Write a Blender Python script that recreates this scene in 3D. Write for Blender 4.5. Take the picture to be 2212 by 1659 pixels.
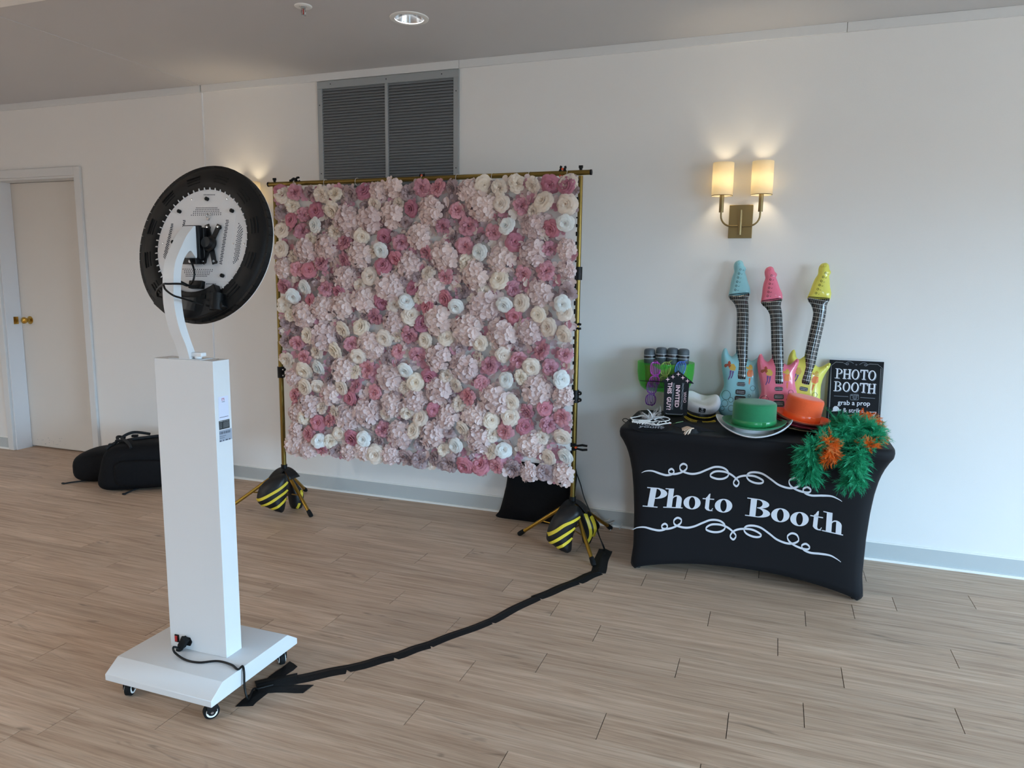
import bpy, math, random
import numpy as np
from mathutils import Vector, Matrix, geometry

for o in list(bpy.data.objects):
    bpy.data.objects.remove(o, do_unlink=True)
SC = bpy.context.scene
COL = SC.collection
R = math.radians
random.seed(7)

# ------------------------------------------------------------------ camera
CAM_H, FPX, CX, CY = 1.45, 1566.0, 1106.0, 829.5
PITCH, ROLL, YAW = R(8.286), R(0.7154), R(19.832)
FW = Vector((-math.sin(YAW) * math.cos(PITCH), math.cos(YAW) * math.cos(PITCH), -math.sin(PITCH)))
_r = Vector((math.cos(YAW), math.sin(YAW), 0)); _u = _r.cross(FW)
RT = math.cos(ROLL) * _r + math.sin(ROLL) * _u
UP = -math.sin(ROLL) * _r + math.cos(ROLL) * _u
cam = bpy.data.cameras.new('camera'); camo = bpy.data.objects.new('camera', cam); COL.objects.link(camo)
cam.sensor_width = 36; cam.lens = 36 * FPX / 2212; cam.clip_start = .02
M = Matrix((RT, UP, -FW)).transposed().to_4x4(); M.translation = (0, 0, CAM_H)
camo.matrix_world = M
SC.camera = camo

# ------------------------------------------------------------------ daylight, exposure
SKY = 36.0
w = bpy.data.worlds.new('sky'); SC.world = w; w.use_nodes = True
nt = w.node_tree; nt.nodes.clear()
wo = nt.nodes.new('ShaderNodeOutputWorld'); bg = nt.nodes.new('ShaderNodeBackground')
tc = nt.nodes.new('ShaderNodeTexCoord'); sx = nt.nodes.new('ShaderNodeSeparateXYZ')
rp = nt.nodes.new('ShaderNodeValToRGB')
rp.color_ramp.elements[0].position = .49; rp.color_ramp.elements[0].color = (.15, .16, .17, 1)
rp.color_ramp.elements[1].position = .52; rp.color_ramp.elements[1].color = (.47, .74, 1, 1)
mr = nt.nodes.new('ShaderNodeMath'); mr.operation = 'MULTIPLY_ADD'; mr.inputs[1].default_value = .5; mr.inputs[2].default_value = .5
nt.links.new(tc.outputs['Generated'], sx.inputs[0]); nt.links.new(sx.outputs['Z'], mr.inputs[0])
nt.links.new(mr.outputs[0], rp.inputs[0]); nt.links.new(rp.outputs[0], bg.inputs['Color'])
bg.inputs['Strength'].default_value = SKY; nt.links.new(bg.outputs[0], wo.inputs[0])
SC.view_settings.view_transform = 'Standard'; SC.view_settings.look = 'None'
SC.view_settings.gamma = 1; SC.view_settings.use_curve_mapping = False
SC.view_settings.exposure = 0.0
SC.cycles.use_denoising = True
SC.cycles.max_bounces = 10; SC.cycles.diffuse_bounces = 6; SC.cycles.transparent_max_bounces = 16
SC.cycles.sample_clamp_indirect = 6

# room: X along the back wall, Y towards it, Z up
WY, XL, XR, YB, ZC = 4.105, -7.2, 5.0, -5.5, 2.712
WIN_R = [(-1.9, 1.1), (2.0, 3.1)]       # windows in the right wall (Y ranges)
WIN_F = [(1.6, 2.6)]        # windows behind the camera (X ranges)
WZ0, WZ1 = .25, 2.1
def portal(loc, rot, sx, sy):
    l = bpy.data.lights.new('daylight', 'AREA'); l.shape = 'RECTANGLE'; l.size = sx; l.size_y = sy
    l.cycles.is_portal = True
    o = bpy.data.objects.new('daylight', l); COL.objects.link(o); o.location = loc; o.rotation_euler = rot
for a, b in WIN_R: portal((XR + .02, (a + b) / 2, (WZ0 + WZ1) / 2), (R(90), 0, R(90)), b - a, WZ1 - WZ0)
for a, b in WIN_F: portal(((a + b) / 2, YB - .02, (WZ0 + WZ1) / 2), (R(90), 0, 0), b - a, WZ1 - WZ0)

# ------------------------------------------------------------------ pixel -> place
def ray(x, y): return FW + RT * ((x - CX) / FPX) - UP * ((y - CY) / FPX)
EYE = Vector((0, 0, CAM_H))
def on_plane(x, y, p, n):
    d = ray(x, y); return EYE + d * ((Vector(p) - EYE).dot(n) / d.dot(n))
def on_floor(x, y, z=0): return on_plane(x, y, (0, 0, z), Vector((0, 0, 1)))
def on_y(x, y, Y): return on_plane(x, y, (0, Y, 0), Vector((0, 1, 0)))
def on_x(x, y, X): return on_plane(x, y, (X, 0, 0), Vector((1, 0, 0)))

# ------------------------------------------------------------------ materials
def lin(c):
    c = c / 255
    return c / 12.92 if c <= .04045 else ((c + .055) / 1.055) ** 2.4
def C(h): return tuple(lin(int(h[i:i + 2], 16)) for i in (0, 2, 4)) + (1,)
MATS = {}
def mat(name, col, rough=.6, metal=0, noise=0, nscale=20, bump=0, bscale=60, trans=0, coat=0, rnd=0, stretch=None, spec=.5, sheen=0, emit=0):
    """procedural principled material; noise: brightness variation, bump: fine relief, trans: translucent share, rnd: per-object variation"""
    m = bpy.data.materials.new(name); m.use_nodes = True; MATS[name] = m
    n = m.node_tree.nodes; l = m.node_tree.links; b = n['Principled BSDF']
    c = C(col) if isinstance(col, str) else col
    b.inputs['Base Color'].default_value = c; b.inputs['Roughness'].default_value = rough
    b.inputs['Metallic'].default_value = metal; b.inputs['Specular IOR Level'].default_value = spec
    b.inputs['Coat Weight'].default_value = coat; b.inputs['Coat Roughness'].default_value = .08
    b.inputs['Sheen Weight'].default_value = sheen
    tcn = n.new('ShaderNodeTexCoord'); src = tcn.outputs['Object']
    if stretch:
        mp = n.new('ShaderNodeMapping'); mp.inputs['Scale'].default_value = stretch
        l.new(src, mp.inputs[0]); src = mp.outputs[0]
    colout = None
    if noise or rnd:
        hv = n.new('ShaderNodeHueSaturation'); hv.inputs['Color'].default_value = c
        val = n.new('ShaderNodeMath'); val.operation = 'ADD'; val.inputs[0].default_value = 1; val.inputs[1].default_value = 0
        if noise:
            nz = n.new('ShaderNodeTexNoise'); nz.inputs['Scale'].default_value = nscale; nz.inputs['Detail'].default_value = 5
            l.new(src, nz.inputs['Vector'])
            ma = n.new('ShaderNodeMath'); ma.operation = 'MULTIPLY_ADD'; ma.inputs[1].default_value = 2 * noise; ma.inputs[2].default_value = -noise
            l.new(nz.outputs['Fac'], ma.inputs[0]); l.new(ma.outputs[0], val.inputs[1])
        if rnd:
            oi = n.new('ShaderNodeObjectInfo')
            mb = n.new('ShaderNodeMath'); mb.operation = 'MULTIPLY_ADD'; mb.inputs[1].default_value = 2 * rnd; mb.inputs[2].default_value = 1 - rnd
            l.new(oi.outputs['Random'], mb.inputs[0]); l.new(mb.outputs[0], val.inputs[0])
            mh = n.new('ShaderNodeMath'); mh.operation = 'MULTIPLY_ADD'; mh.inputs[1].default_value = .024; mh.inputs[2].default_value = .488
            l.new(oi.outputs['Random'], mh.inputs[0]); l.new(mh.outputs[0], hv.inputs['Hue'])
        l.new(val.outputs[0], hv.inputs['Value']); l.new(hv.outputs[0], b.inputs['Base Color']); colout = hv.outputs[0]
    if bump:
        bz = n.new('ShaderNodeTexNoise'); bz.inputs['Scale'].default_value = bscale; bz.inputs['Detail'].default_value = 4
        l.new(src, bz.inputs['Vector'])
        bp = n.new('ShaderNodeBump'); bp.inputs['Strength'].default_value = bump; bp.inputs['Distance'].default_value = .004
        l.new(bz.outputs['Fac'], bp.inputs['Height']); l.new(bp.outputs[0], b.inputs['Normal'])
    if trans:
        tr = n.new('ShaderNodeBsdfTranslucent'); mx = n.new('ShaderNodeMixShader'); mx.inputs[0].default_value = trans
        tr.inputs['Color'].default_value = c
        if colout: l.new(colout, tr.inputs['Color'])
        l.new(b.outputs[0], mx.inputs[1]); l.new(tr.outputs[0], mx.inputs[2]); l.new(mx.outputs[0], n['Material Output'].inputs['Surface'])
    if emit:
        b.inputs['Emission Color'].default_value = c; b.inputs['Emission Strength'].default_value = emit
    return m
def clear_plastic(name, col, clear=.4, rough=.15):
    m = mat(name, col, rough, coat=.3)
    n = m.node_tree.nodes; l = m.node_tree.links
    t = n.new('ShaderNodeBsdfTransparent'); c = C(col); t.inputs['Color'].default_value = tuple(.35 + .65 * k for k in c[:3]) + (1,)
    mx = n.new('ShaderNodeMixShader'); mx.inputs[0].default_value = clear
    l.new(n['Principled BSDF'].outputs[0], mx.inputs[1]); l.new(t.outputs[0], mx.inputs[2]); l.new(mx.outputs[0], n['Material Output'].inputs['Surface'])
    return m

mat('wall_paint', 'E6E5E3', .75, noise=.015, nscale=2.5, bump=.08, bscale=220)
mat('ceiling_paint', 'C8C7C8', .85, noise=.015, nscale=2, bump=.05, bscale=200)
mat('tile_white', 'F0EFEC', .8, noise=.03, nscale=150, bump=.4, bscale=260)
mat('trim_paint', 'D9DADA', .45)
mat('gloss_trim', 'E4E6EA', .35)
mat('door_paint', 'D8D3CC', .5, noise=.02, nscale=3)
mat('base_vinyl', 'B9BFC0', .5, noise=.03, nscale=6)
mat('strip_white', 'EFEFEC', .4)
mat('dark_gap', '1A1512', .9)
mat('grey_metal', '9FA5A8', .45, metal=.25)
mat('slat_metal', '8B9094', .5, metal=.2)
mat('brass', 'C09A4A', .22, metal=1)
mat('old_brass', '8C7A55', .35, metal=.85)
mat('gold_pole', '86703A', .32, metal=.85)
mat('gold_leg', 'AA8638', .3, metal=.85)
mat('black_plastic', '08090B', .5, spec=.3)
mat('black_rubber', '0B0C0D', .75, spec=.3)
mat('black_metal', '0A0B0E', .4, spec=.35)
mat('white_steel', 'DADCDE', .38)
mat('white_plastic', 'E6E8EA', .35)
mat('disc_white', 'D6D6D8', .5)
mat('chrome', 'C9CCD0', .15, metal=1)
mat('orange_plastic', 'E0552A', .4)
mat('red_switch', 'B01818', .3)
mat('spandex', '08090F', .7, noise=.15, nscale=9, spec=.25, sheen=.04)
mat('print_white', 'D3D6DE', .6)
mat('tape', '0E0F11', .6, spec=.3, noise=.15, nscale=30, bump=.25, bscale=90)
mat('cable', '0A0B0C', .45, spec=.3)
mat('nylon', '07080C', .5, noise=.2, nscale=25, bump=.3, bscale=70)
mat('nylon_matte', '06070B', .75, spec=.2, noise=.25, nscale=18, bump=.4, bscale=120)
mat('yellow_tape', 'D9C038', .4, noise=.08, nscale=40)
mat('backing_net', 'E2E2E0', .7)
mat('paper_white', 'F2F3F6', .5)
mat('sticker_blue', 'D5DAEC', .5)
mat('sticker_grey', '9AA2B0', .4)
mat('sticker_dark', '1D2226', .4)
mat('ink', '3A3F4A', .6)
mat('ink_light', '9DA3A6', .6)
mat('logo_red', 'B06070', .6)

# floor boards: long grain in object space, shifted per board
def wood(name):
    m = bpy.data.materials.new(name); m.use_nodes = True; MATS[name] = m
    n = m.node_tree.nodes; l = m.node_tree.links; b = n['Principled BSDF']
    tcn = n.new('ShaderNodeTexCoord'); oi = n.new('ShaderNodeObjectInfo')
    add = n.new('ShaderNodeVectorMath'); add.operation = 'MULTIPLY_ADD'
    cmb = n.new('ShaderNodeCombineXYZ')
    for i in range(3): l.new(oi.outputs['Random'], cmb.inputs[i])
    add.inputs[1].default_value = (37, 53, 71); l.new(cmb.outputs[0], add.inputs[0]); l.new(tcn.outputs['Object'], add.inputs[2])
    def nz(scale, vec, det=6, dist=0, rough=.55):
        mp = n.new('ShaderNodeMapping'); mp.inputs['Scale'].default_value = vec; l.new(add.outputs[0], mp.inputs[0])
        t = n.new('ShaderNodeTexNoise'); t.inputs['Scale'].default_value = scale; t.inputs['Detail'].default_value = det
        t.inputs['Distortion'].default_value = dist; t.inputs['Roughness'].default_value = rough; l.new(mp.outputs[0], t.inputs['Vector']); return t.outputs['Fac']
    fine = nz(1, (6, 190, 60), 5); mid = nz(1, (1.9, 42, 14), 6, .9, .62); broad = nz(1, (.9, 5, 5), 3, .5); knot = nz(1, (2.6, 11, 9), 2, 1.5)
    def ramp(src, stops):
        r = n.new('ShaderNodeValToRGB'); e = r.color_ramp.elements
        while len(e) < len(stops): e.new(.5)
        for k, (p, c) in zip(e, stops): k.position = p; k.color = C(c) if isinstance(c, str) else (c, c, c, 1)
        l.new(src, r.inputs[0]); return r.outputs[0]
    base = ramp(mid, [(.28, 'AC907A'), (.44, 'C3A78F'), (.57, 'D0B69F'), (.74, 'DFC8B2')])
    def mixc(a, f, mode, fac):
        x = n.new('ShaderNodeMix'); x.data_type = 'RGBA'; x.blend_type = mode; x.inputs[0].default_value = fac
        l.new(a, x.inputs[6]); l.new(f, x.inputs[7]); return x.outputs[2]
    c = mixc(base, ramp(fine, [(.30, .55), (.5, .92), (.7, 1.0)]), 'MULTIPLY', .55)
    c = mixc(c, ramp(broad, [(.3, .74), (.6, 1.0)]), 'MULTIPLY', .45)
    c = mixc(c, ramp(knot, [(.24, .35), (.33, 1.0)]), 'MULTIPLY', .7)
    hv = n.new('ShaderNodeHueSaturation'); mv = n.new('ShaderNodeMath'); mv.operation = 'MULTIPLY_ADD'; mv.inputs[1].default_value = .12; mv.inputs[2].default_value = .94
    l.new(oi.outputs['Random'], mv.inputs[0]); l.new(mv.outputs[0], hv.inputs['Value']); l.new(c, hv.inputs['Color'])
    l.new(hv.outputs[0], b.inputs['Base Color'])
    b.inputs['Roughness'].default_value = .5; b.inputs['Specular IOR Level'].default_value = .35
    bp = n.new('ShaderNodeBump'); bp.inputs['Strength'].default_value = .12; bp.inputs['Distance'].default_value = .002
    l.new(fine, bp.inputs['Height']); l.new(bp.outputs[0], b.inputs['Normal'])
    return m
wood('plank_wood')

# ------------------------------------------------------------------ mesh building
def V(*a): return Vector(a)
def cr(pts, n=8, closed=False):
    """Catmull-Rom through pts (any dimension), n samples per span"""
    P = [np.array(p, float) for p in pts]; out = []; N = len(P)
    spans = N if closed else N - 1
    for i in range(spans):
        p1, p2 = P[i], P[(i + 1) % N]
        p0 = P[i - 1] if closed or i else 2 * p1 - p2
        p3 = P[(i + 2) % N] if closed or i + 2 < N else 2 * p2 - p1
        for k in range(n):
            t = k / n
            out.append(.5 * (2 * p1 + (p2 - p0) * t + (2 * p0 - 5 * p1 + 4 * p2 - p3) * t * t + (3 * p1 - p0 - 3 * p2 + p3) * t ** 3))
    if not closed: out.append(P[-1])
    return out
class Frame:
    def __init__(s, o, ex, ey, ez): s.o, s.ex, s.ey, s.ez = Vector(o), Vector(ex), Vector(ey), Vector(ez)
    def __call__(s, a, b, c=0): return s.o + s.ex * a + s.ey * b + s.ez * c
    def px(s, x, y, c=0):
        p = on_plane(x, y, s.o + s.ez * c, s.ez) - s.o; return (p.dot(s.ex), p.dot(s.ey))
def facing(p, tilt=0):
    """upright frame at p whose ez points horizontally to the viewer's place"""
    p = Vector(p); ez = (EYE - p); ez.z = 0; ez.normalize(); ey = V(0, 0, 1); ex = ey.cross(ez)
    if tilt:
        ey2 = ey * math.cos(tilt) - ez * math.sin(tilt); ez = ez * math.cos(tilt) + ey * math.sin(tilt); ey = ey2
    return Frame(p, ex, ey, ez)
class MB:
    def __init__(s): s.v, s.f, s.m = [], [], []
    def add(s, vs, fs, mi=0):
        k = len(s.v); s.v += [Vector(v) for v in vs]; s.f += [tuple(i + k for i in f) for f in fs]; s.m += [mi] * len(fs); return s
    def box(s, x0, x1, y0, y1, z0, z1, fr=None, mi=0):
        vs = [(x, y, z) for x in (x0, x1) for y in (y0, y1) for z in (z0, z1)]
        if fr: vs = [fr(*v) for v in vs]
        return s.add(vs, [(0, 1, 3, 2), (4, 6, 7, 5), (0, 4, 5, 1), (2, 3, 7, 6), (0, 2, 6, 4), (1, 5, 7, 3)], mi)
    def grid(s, fn, nu, nv, cu=False, cv=False, mi=0):
        vs = [fn(i / (nu if cu else nu - 1), j / (nv if cv else nv - 1)) for i in range(nu) for j in range(nv)]
        fs = []
        for i in range(nu if cu else nu - 1):
            for j in range(nv if cv else nv - 1):
                a, b = i, (i + 1) % nu; c, d = j, (j + 1) % nv
                fs.append((a * nv + c, b * nv + c, b * nv + d, a * nv + d))
        return s.add(vs, fs, mi)
    def tube(s, path, r, n=10, caps=True, mi=0):
        P = [Vector(p) for p in path]; m = len(P)
        rr = r if isinstance(r, (list, tuple)) else [r] * m
        T = [(P[min(i + 1, m - 1)] - P[max(i - 1, 0)]).normalized() for i in range(m)]
        a = T[0].orthogonal().normalized(); vs = []
        for i in range(m):
            a = (a - T[i] * a.dot(T[i])).normalized(); b = T[i].cross(a)
            for k in range(n):
                t = 2 * math.pi * k / n; vs.append(P[i] + (a * math.cos(t) + b * math.sin(t)) * rr[i])
        fs = [(i * n + k, i * n + (k + 1) % n, (i + 1) * n + (k + 1) % n, (i + 1) * n + k) for i in range(m - 1) for k in range(n)]
        if caps: fs += [tuple(range(n))[::-1], tuple((m - 1) * n + k for k in range(n))]
        return s.add(vs, fs, mi)
    def lathe(s, prof, n=32, fr=None, sx=1, sy=1, mi=0, warp=None):
        """profile [(r,z)] about local z"""
        vs = []
        for r, z in prof:
            for k in range(n):
                t = 2 * math.pi * k / n; p = (r * math.cos(t) * sx, r * math.sin(t) * sy, z)
                if warp: p = warp(p)
                vs.append(fr(*p) if fr else p)
        m = len(prof)
        return s.add(vs, [(i * n + k, i * n + (k + 1) % n, (i + 1) * n + (k + 1) % n, (i + 1) * n + k) for i in range(m - 1) for k in range(n)], mi)
    def disc(s, r, z=0, n=24, fr=None, sx=1, sy=1, mi=0, cx=0, cy=0):
        vs = [(cx + r * sx * math.cos(2 * math.pi * k / n), cy + r * sy * math.sin(2 * math.pi * k / n), z) for k in range(n)]
        if fr: vs = [fr(*v) for v in vs]
        return s.add(vs, [tuple(range(n))], mi)
    def prism(s, outline, z0, z1, fr=None, mi=0):
        n = len(outline); f = fr or (lambda a, b, c: (a, b, c))
        vs = [f(a, b, z0) for a, b in outline] + [f(a, b, z1) for a, b in outline]
        return s.add(vs, [tuple(range(n))[::-1], tuple(range(n, 2 * n))] + [(i, (i + 1) % n, n + (i + 1) % n, n + i) for i in range(n)], mi)
    def flat(s, v2, fs, fn, mi=0): return s.add([fn(a, b) for a, b in v2], fs, mi)
    def sbox(s, c, h, e=.35, nu=24, nv=14, fr=None, mi=0, warp=None):
        """superellipsoid: a box with soft rounded sides"""
        def p(x, k): return math.copysign(abs(x) ** k, x)
        def fn(u, v):
            a = 2 * math.pi * u; b = math.pi * (v - .5)
            q = (h[0] * p(math.cos(b), e) * p(math.cos(a), e), h[1] * p(math.cos(b), e) * p(math.sin(a), e), h[2] * p(math.sin(b), e))
            if warp: q = warp(q)
            q = (c[0] + q[0], c[1] + q[1], c[2] + q[2]); return fr(*q) if fr else q
        return s.grid(fn, nu, nv, cu=True, mi=mi)
    def ribbon(s, pts, w, fn, mi=0):
        """flat strip of varying width along a 2D path, placed by fn(a,b)"""
        P = [np.array(p[:2], float) for p in pts]; m = len(P)
        ws = w if isinstance(w, (list, tuple)) else [w] * m; vs = []
        for i in range(m):
            t = P[min(i + 1, m - 1)] - P[max(i - 1, 0)]; L = np.hypot(*t) or 1; nn = np.array((-t[1], t[0])) / L * ws[i] / 2
            vs += [fn(*(P[i] + nn)), fn(*(P[i] - nn))]
        return s.add(vs, [(2 * i, 2 * i + 1, 2 * i + 3, 2 * i + 2) for i in range(m - 1)], mi)
    def build(s, name, mats, parent=None, origin=(0, 0, 0), smooth=40, bevel=0, seg=2, kind=None):
        me = bpy.data.meshes.new(name); og = Vector(origin)
        me.from_pydata([v - og for v in s.v], [], s.f); 
        for k in (mats if isinstance(mats, (list, tuple)) else [mats]): me.materials.append(MATS[k])
        if any(s.m): me.polygons.foreach_set('material_index', s.m)
        if smooth:
            me.polygons.foreach_set('use_smooth', [True] * len(me.polygons)); me.set_sharp_from_angle(angle=R(smooth))
        me.update()
        o = bpy.data.objects.new(name, me); COL.objects.link(o)
        if parent: o.parent = parent
        else: o.location = og
        if bevel:
            b = o.modifiers.new('soft edge', 'BEVEL'); b.width = bevel; b.segments = seg; b.limit_method = 'ANGLE'; b.harden_normals = False
        if kind: o['kind'] = kind
        return o
def fix_normals(o):
    import bmesh
    bm = bmesh.new(); bm.from_mesh(o.data); bmesh.ops.recalc_face_normals(bm, faces=bm.faces); bm.to_mesh(o.data); bm.free()
class Thing:
    def __init__(s, name, label, cat, loc, group=None, rot=(0, 0, 0), kind=None):
        s.e = bpy.data.objects.new(name, None); COL.objects.link(s.e); s.loc = Vector(loc); s.e.location = s.loc; s.e.rotation_euler = rot
        s.e.empty_display_size = .05
        if label: s.e['label'] = label
        if cat: s.e['category'] = cat
        if group: s.e['group'] = group
        if kind: s.e['kind'] = kind
    def part(s, name, mb, mats, under=None, local=False, label=None, **k):
        o = mb.build(name, mats, under or s.e, (0, 0, 0) if local else s.loc, **k); fix_normals(o)
        if label: o['label'] = label
        return o
def single(name, mb, mats, label, cat, loc, group=None, **k):
    o = mb.build(name, mats, None, loc, **k); fix_normals(o); o['label'] = label; o['category'] = cat
    if group: o['group'] = group
    return o
def struct(name, mb, mats, loc=(0, 0, 0), **k):
    o = mb.build(name, mats, None, loc, **k); fix_normals(o); o['kind'] = 'structure'; return o
def inst(o, name, parent, loc=(0, 0, 0), rot=(0, 0, 0), scale=(1, 1, 1)):
    c = o.copy(); c.name = name; COL.objects.link(c); c.parent = parent; c.location = loc; c.rotation_euler = rot; c.scale = scale; return c
def seg_dist(P, poly):
    d = np.full(len(P), 1e9); n = len(poly)
    for i in range(n):
        a, b = poly[i], poly[(i + 1) % n]; ab = b - a; L = (ab @ ab) or 1e-12
        t = np.clip(((P - a) @ ab) / L, 0, 1); d = np.minimum(d, np.hypot(*(P - a - t[:, None] * ab).T))
    return d
class Pillow:
    """inflated closed outline (2D): thickness grows from the seam inwards"""
    def __init__(s, outline, D, T, step, back=1.0):
        s.poly = np.array(outline, float); s.D, s.T, s.back = D, T, back
        lo, hi = s.poly.min(0), s.poly.max(0)
        gx, gy = np.meshgrid(np.arange(lo[0] + step / 2, hi[0], step), np.arange(lo[1] + step / 2, hi[1], step))
        g = np.stack([gx.ravel(), gy.ravel()], 1)
        g = g[seg_dist(g, s.poly) > step * .35]
        n = len(s.poly)
        vs = [Vector(p) for p in s.poly.tolist()] + [Vector(p) for p in g.tolist()]
        r = geometry.delaunay_2d_cdt(vs, [], [tuple(range(n))], 1, 1e-6)
        s.v2 = np.array([tuple(v) for v in r[0]]); s.f = [tuple(f) for f in r[2]]
        s.h = s.hd(seg_dist(s.v2, s.poly))
    def hd(s, d): q = np.minimum(d / s.D, 1); return s.T * np.sqrt(np.maximum(0, 1 - (1 - q) ** 2))
    def z(s, a, b): return float(s.hd(seg_dist(np.array([[a, b]], float), s.poly))[0])
    def into(s, mb, fr, mi=0):
        mb.add([fr(a, b, h) for (a, b), h in zip(s.v2, s.h)], s.f, mi)
        mb.add([fr(a, b, -h * s.back) for (a, b), h in zip(s.v2, s.h)], [f[::-1] for f in s.f], mi)
        return mb
def text2d(txt, size=1, shear=0, bold=0, spacing=1):
    c = bpy.data.curves.new('t', 'FONT'); c.body = txt; c.size = size; c.shear = shear; c.offset = bold; c.space_character = spacing; c.resolution_u = 3
    o = bpy.data.objects.new('t', c); COL.objects.link(o); bpy.context.view_layer.update()
    me = o.evaluated_get(bpy.context.evaluated_depsgraph_get()).to_mesh()
    v = [(p.co.x, p.co.y) for p in me.vertices]; f = [tuple(p.vertices) for p in me.polygons]
    bpy.data.objects.remove(o); bpy.data.curves.remove(c)
    return v, f
def fit2d(v, x0, x1, y0, y1):
    a = np.array(v); lo, hi = a.min(0), a.max(0)
    return [(x0 + (x1 - x0) * (p[0] - lo[0]) / (hi[0] - lo[0]), y0 + (y1 - y0) * (p[1] - lo[1]) / (hi[1] - lo[1])) for p in v]

# ================================================================== the room
FZ = -.006
fl = MB().box(XL, XR, YB, WY + .3, -.15, FZ)
FLOOR = struct('floor', fl, 'dark_gap')
PW, PL, Y0 = .1531, .9316, 1.9387
JX = {-2: -1.461, 0: -.481, 1: -.732, 2: -.314, 3: -.046, 4: .119, 5: .458, 6: .218, 7: .062, 8: .511, 9: .14, 10: .28, 11: .408, 12: .643}
PX0, PX1, PY0 = -6.9, 1.75, 1.1
k0 = math.ceil((PY0 - Y0) / PW); k1 = math.floor((WY - Y0) / PW) + 1
PY0 = Y0 + (k0 - 1) * PW
full = {}
for k in range(k0, k1 + 1):
    ya, yb = Y0 + (k - 1) * PW, min(Y0 + k * PW, WY)
    if yb - ya < .01: continue
    j = JX[k] * 1.45 if k in JX else random.uniform(0, PL)
    x = j - PL * math.ceil((j - PX0) / PL)
    while x < PX1:
        a, b = max(x, PX0), min(x + PL, PX1); x += PL
        if b - a < .02: continue
        key = (round(b - a, 3), round(yb - ya, 3))
        if key not in full:
            h, q, g, gy = (b - a) / 2, (yb - ya) / 2, .0013, .0003
            o = MB().box(-h + g, h - g, -q + gy, q - gy, FZ, 0).build('plank', 'plank_wood', FLOOR, smooth=0); full[key] = o
            o.location = ((a + b) / 2, (ya + yb) / 2, 0)
        else: inst(full[key], 'plank', FLOOR, ((a + b) / 2, (ya + yb) / 2, 0))
rest = MB()
for x0, x1, y0, y1 in ((XL, XR, YB, PY0), (XL, PX0, PY0, WY), (PX1, XR, PY0, WY), (-5.82, -4.94, WY, WY + .17)):
    rest.box(x0, x1, y0, y1, FZ, 0)
rest.build('plank_field', 'plank_wood', FLOOR, kind='stuff', smooth=0)

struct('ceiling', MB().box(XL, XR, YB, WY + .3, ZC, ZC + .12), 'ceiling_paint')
DX0, DX1, DZ = -5.82, -4.94, 2.166
wb = MB().box(XL, DX0, WY, WY + .17, 0, ZC).box(DX1, XR, WY, WY + .17, 0, ZC).box(DX0, DX1, WY, WY + .17, DZ, ZC)
wb.box(XL, XR, WY + .17, WY + .3, FZ, ZC)
struct('wall_back', wb, 'wall_paint')
struct('wall_left', MB().box(XL - .12, XL, YB, WY + .3, FZ, ZC), 'wall_paint')
wr = MB().box(XR, XR + .14, YB, WY + .3, FZ, WZ0).box(XR, XR + .14, YB, WY + .3, WZ1, ZC)
ys = [YB] + [t for w_ in WIN_R for t in w_] + [WY + .3]
for i in range(0, len(ys), 2): wr.box(XR, XR + .14, ys[i], ys[i + 1], WZ0, WZ1)
struct('wall_right', wr, 'wall_paint')
wf = MB().box(XL, XR, YB - .14, YB, FZ, WZ0).box(XL, XR, YB - .14, YB, WZ1, ZC)
xs = [XL] + [t for w_ in WIN_F for t in w_] + [XR]
for i in range(0, len(xs), 2): wf.box(xs[i], xs[i + 1], YB - .14, YB, WZ0, WZ1)
struct('wall_front', wf, 'wall_paint')
pm = clear_plastic('window_glass', 'F4F8FA', .93, .05)
pm.node_tree.nodes['Transparent BSDF'].inputs['Color'].default_value = (1, 1, 1, 1)
wn = 0
def window(fr, wd):
    global wn; wn += 1
    hz = (WZ1 - WZ0) / 2; o = Thing('window_%d' % wn, None, None, fr(0, 0, 0), kind='structure')
    f = MB()
    for a0, a1, b0, b1 in ((-wd, wd, -hz, -hz + .05), (-wd, wd, hz - .05, hz), (-wd, -wd + .05, -hz, hz), (wd - .05, wd, -hz, hz), (-.025, .025, -hz, hz)): f.box(a0, a1, b0, b1, -.03, .03, fr)
    o.part('window_frame', f, 'gloss_trim')
    for a0, a1 in ((-wd + .05, -.025), (.025, wd - .05)): o.part('pane', MB().box(a0, a1, -hz + .05, hz - .05, -.002, .002, fr), 'window_glass')
for a, b in WIN_R: window(Frame((XR + .07, (a + b) / 2, (WZ0 + WZ1) / 2), (0, 1, 0), (0, 0, 1), (-1, 0, 0)), (b - a) / 2)
for a, b in WIN_F: window(Frame(((a + b) / 2, YB - .07, (WZ0 + WZ1) / 2), (1, 0, 0), (0, 0, 1), (0, 1, 0)), (b - a) / 2)

# skirting: grey vinyl with a pale top edge and a white strip at the floor
def baseboard(name, x0, x1):
    o = struct(name, MB().box(x0, x1, WY - .006, WY, .012, .096), 'base_vinyl')
    a = MB().box(x0, x1, WY - .009, WY, .096, .102).build('top_edge', 'strip_white', o, smooth=0)
    b = MB().box(x0, x1, WY - .016, WY, 0, .013).build('floor_strip', 'strip_white', o, smooth=0)
baseboard('baseboard_back', DX1 + .065, XR); baseboard('baseboard_left', XL, DX0 - .065)
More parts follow.
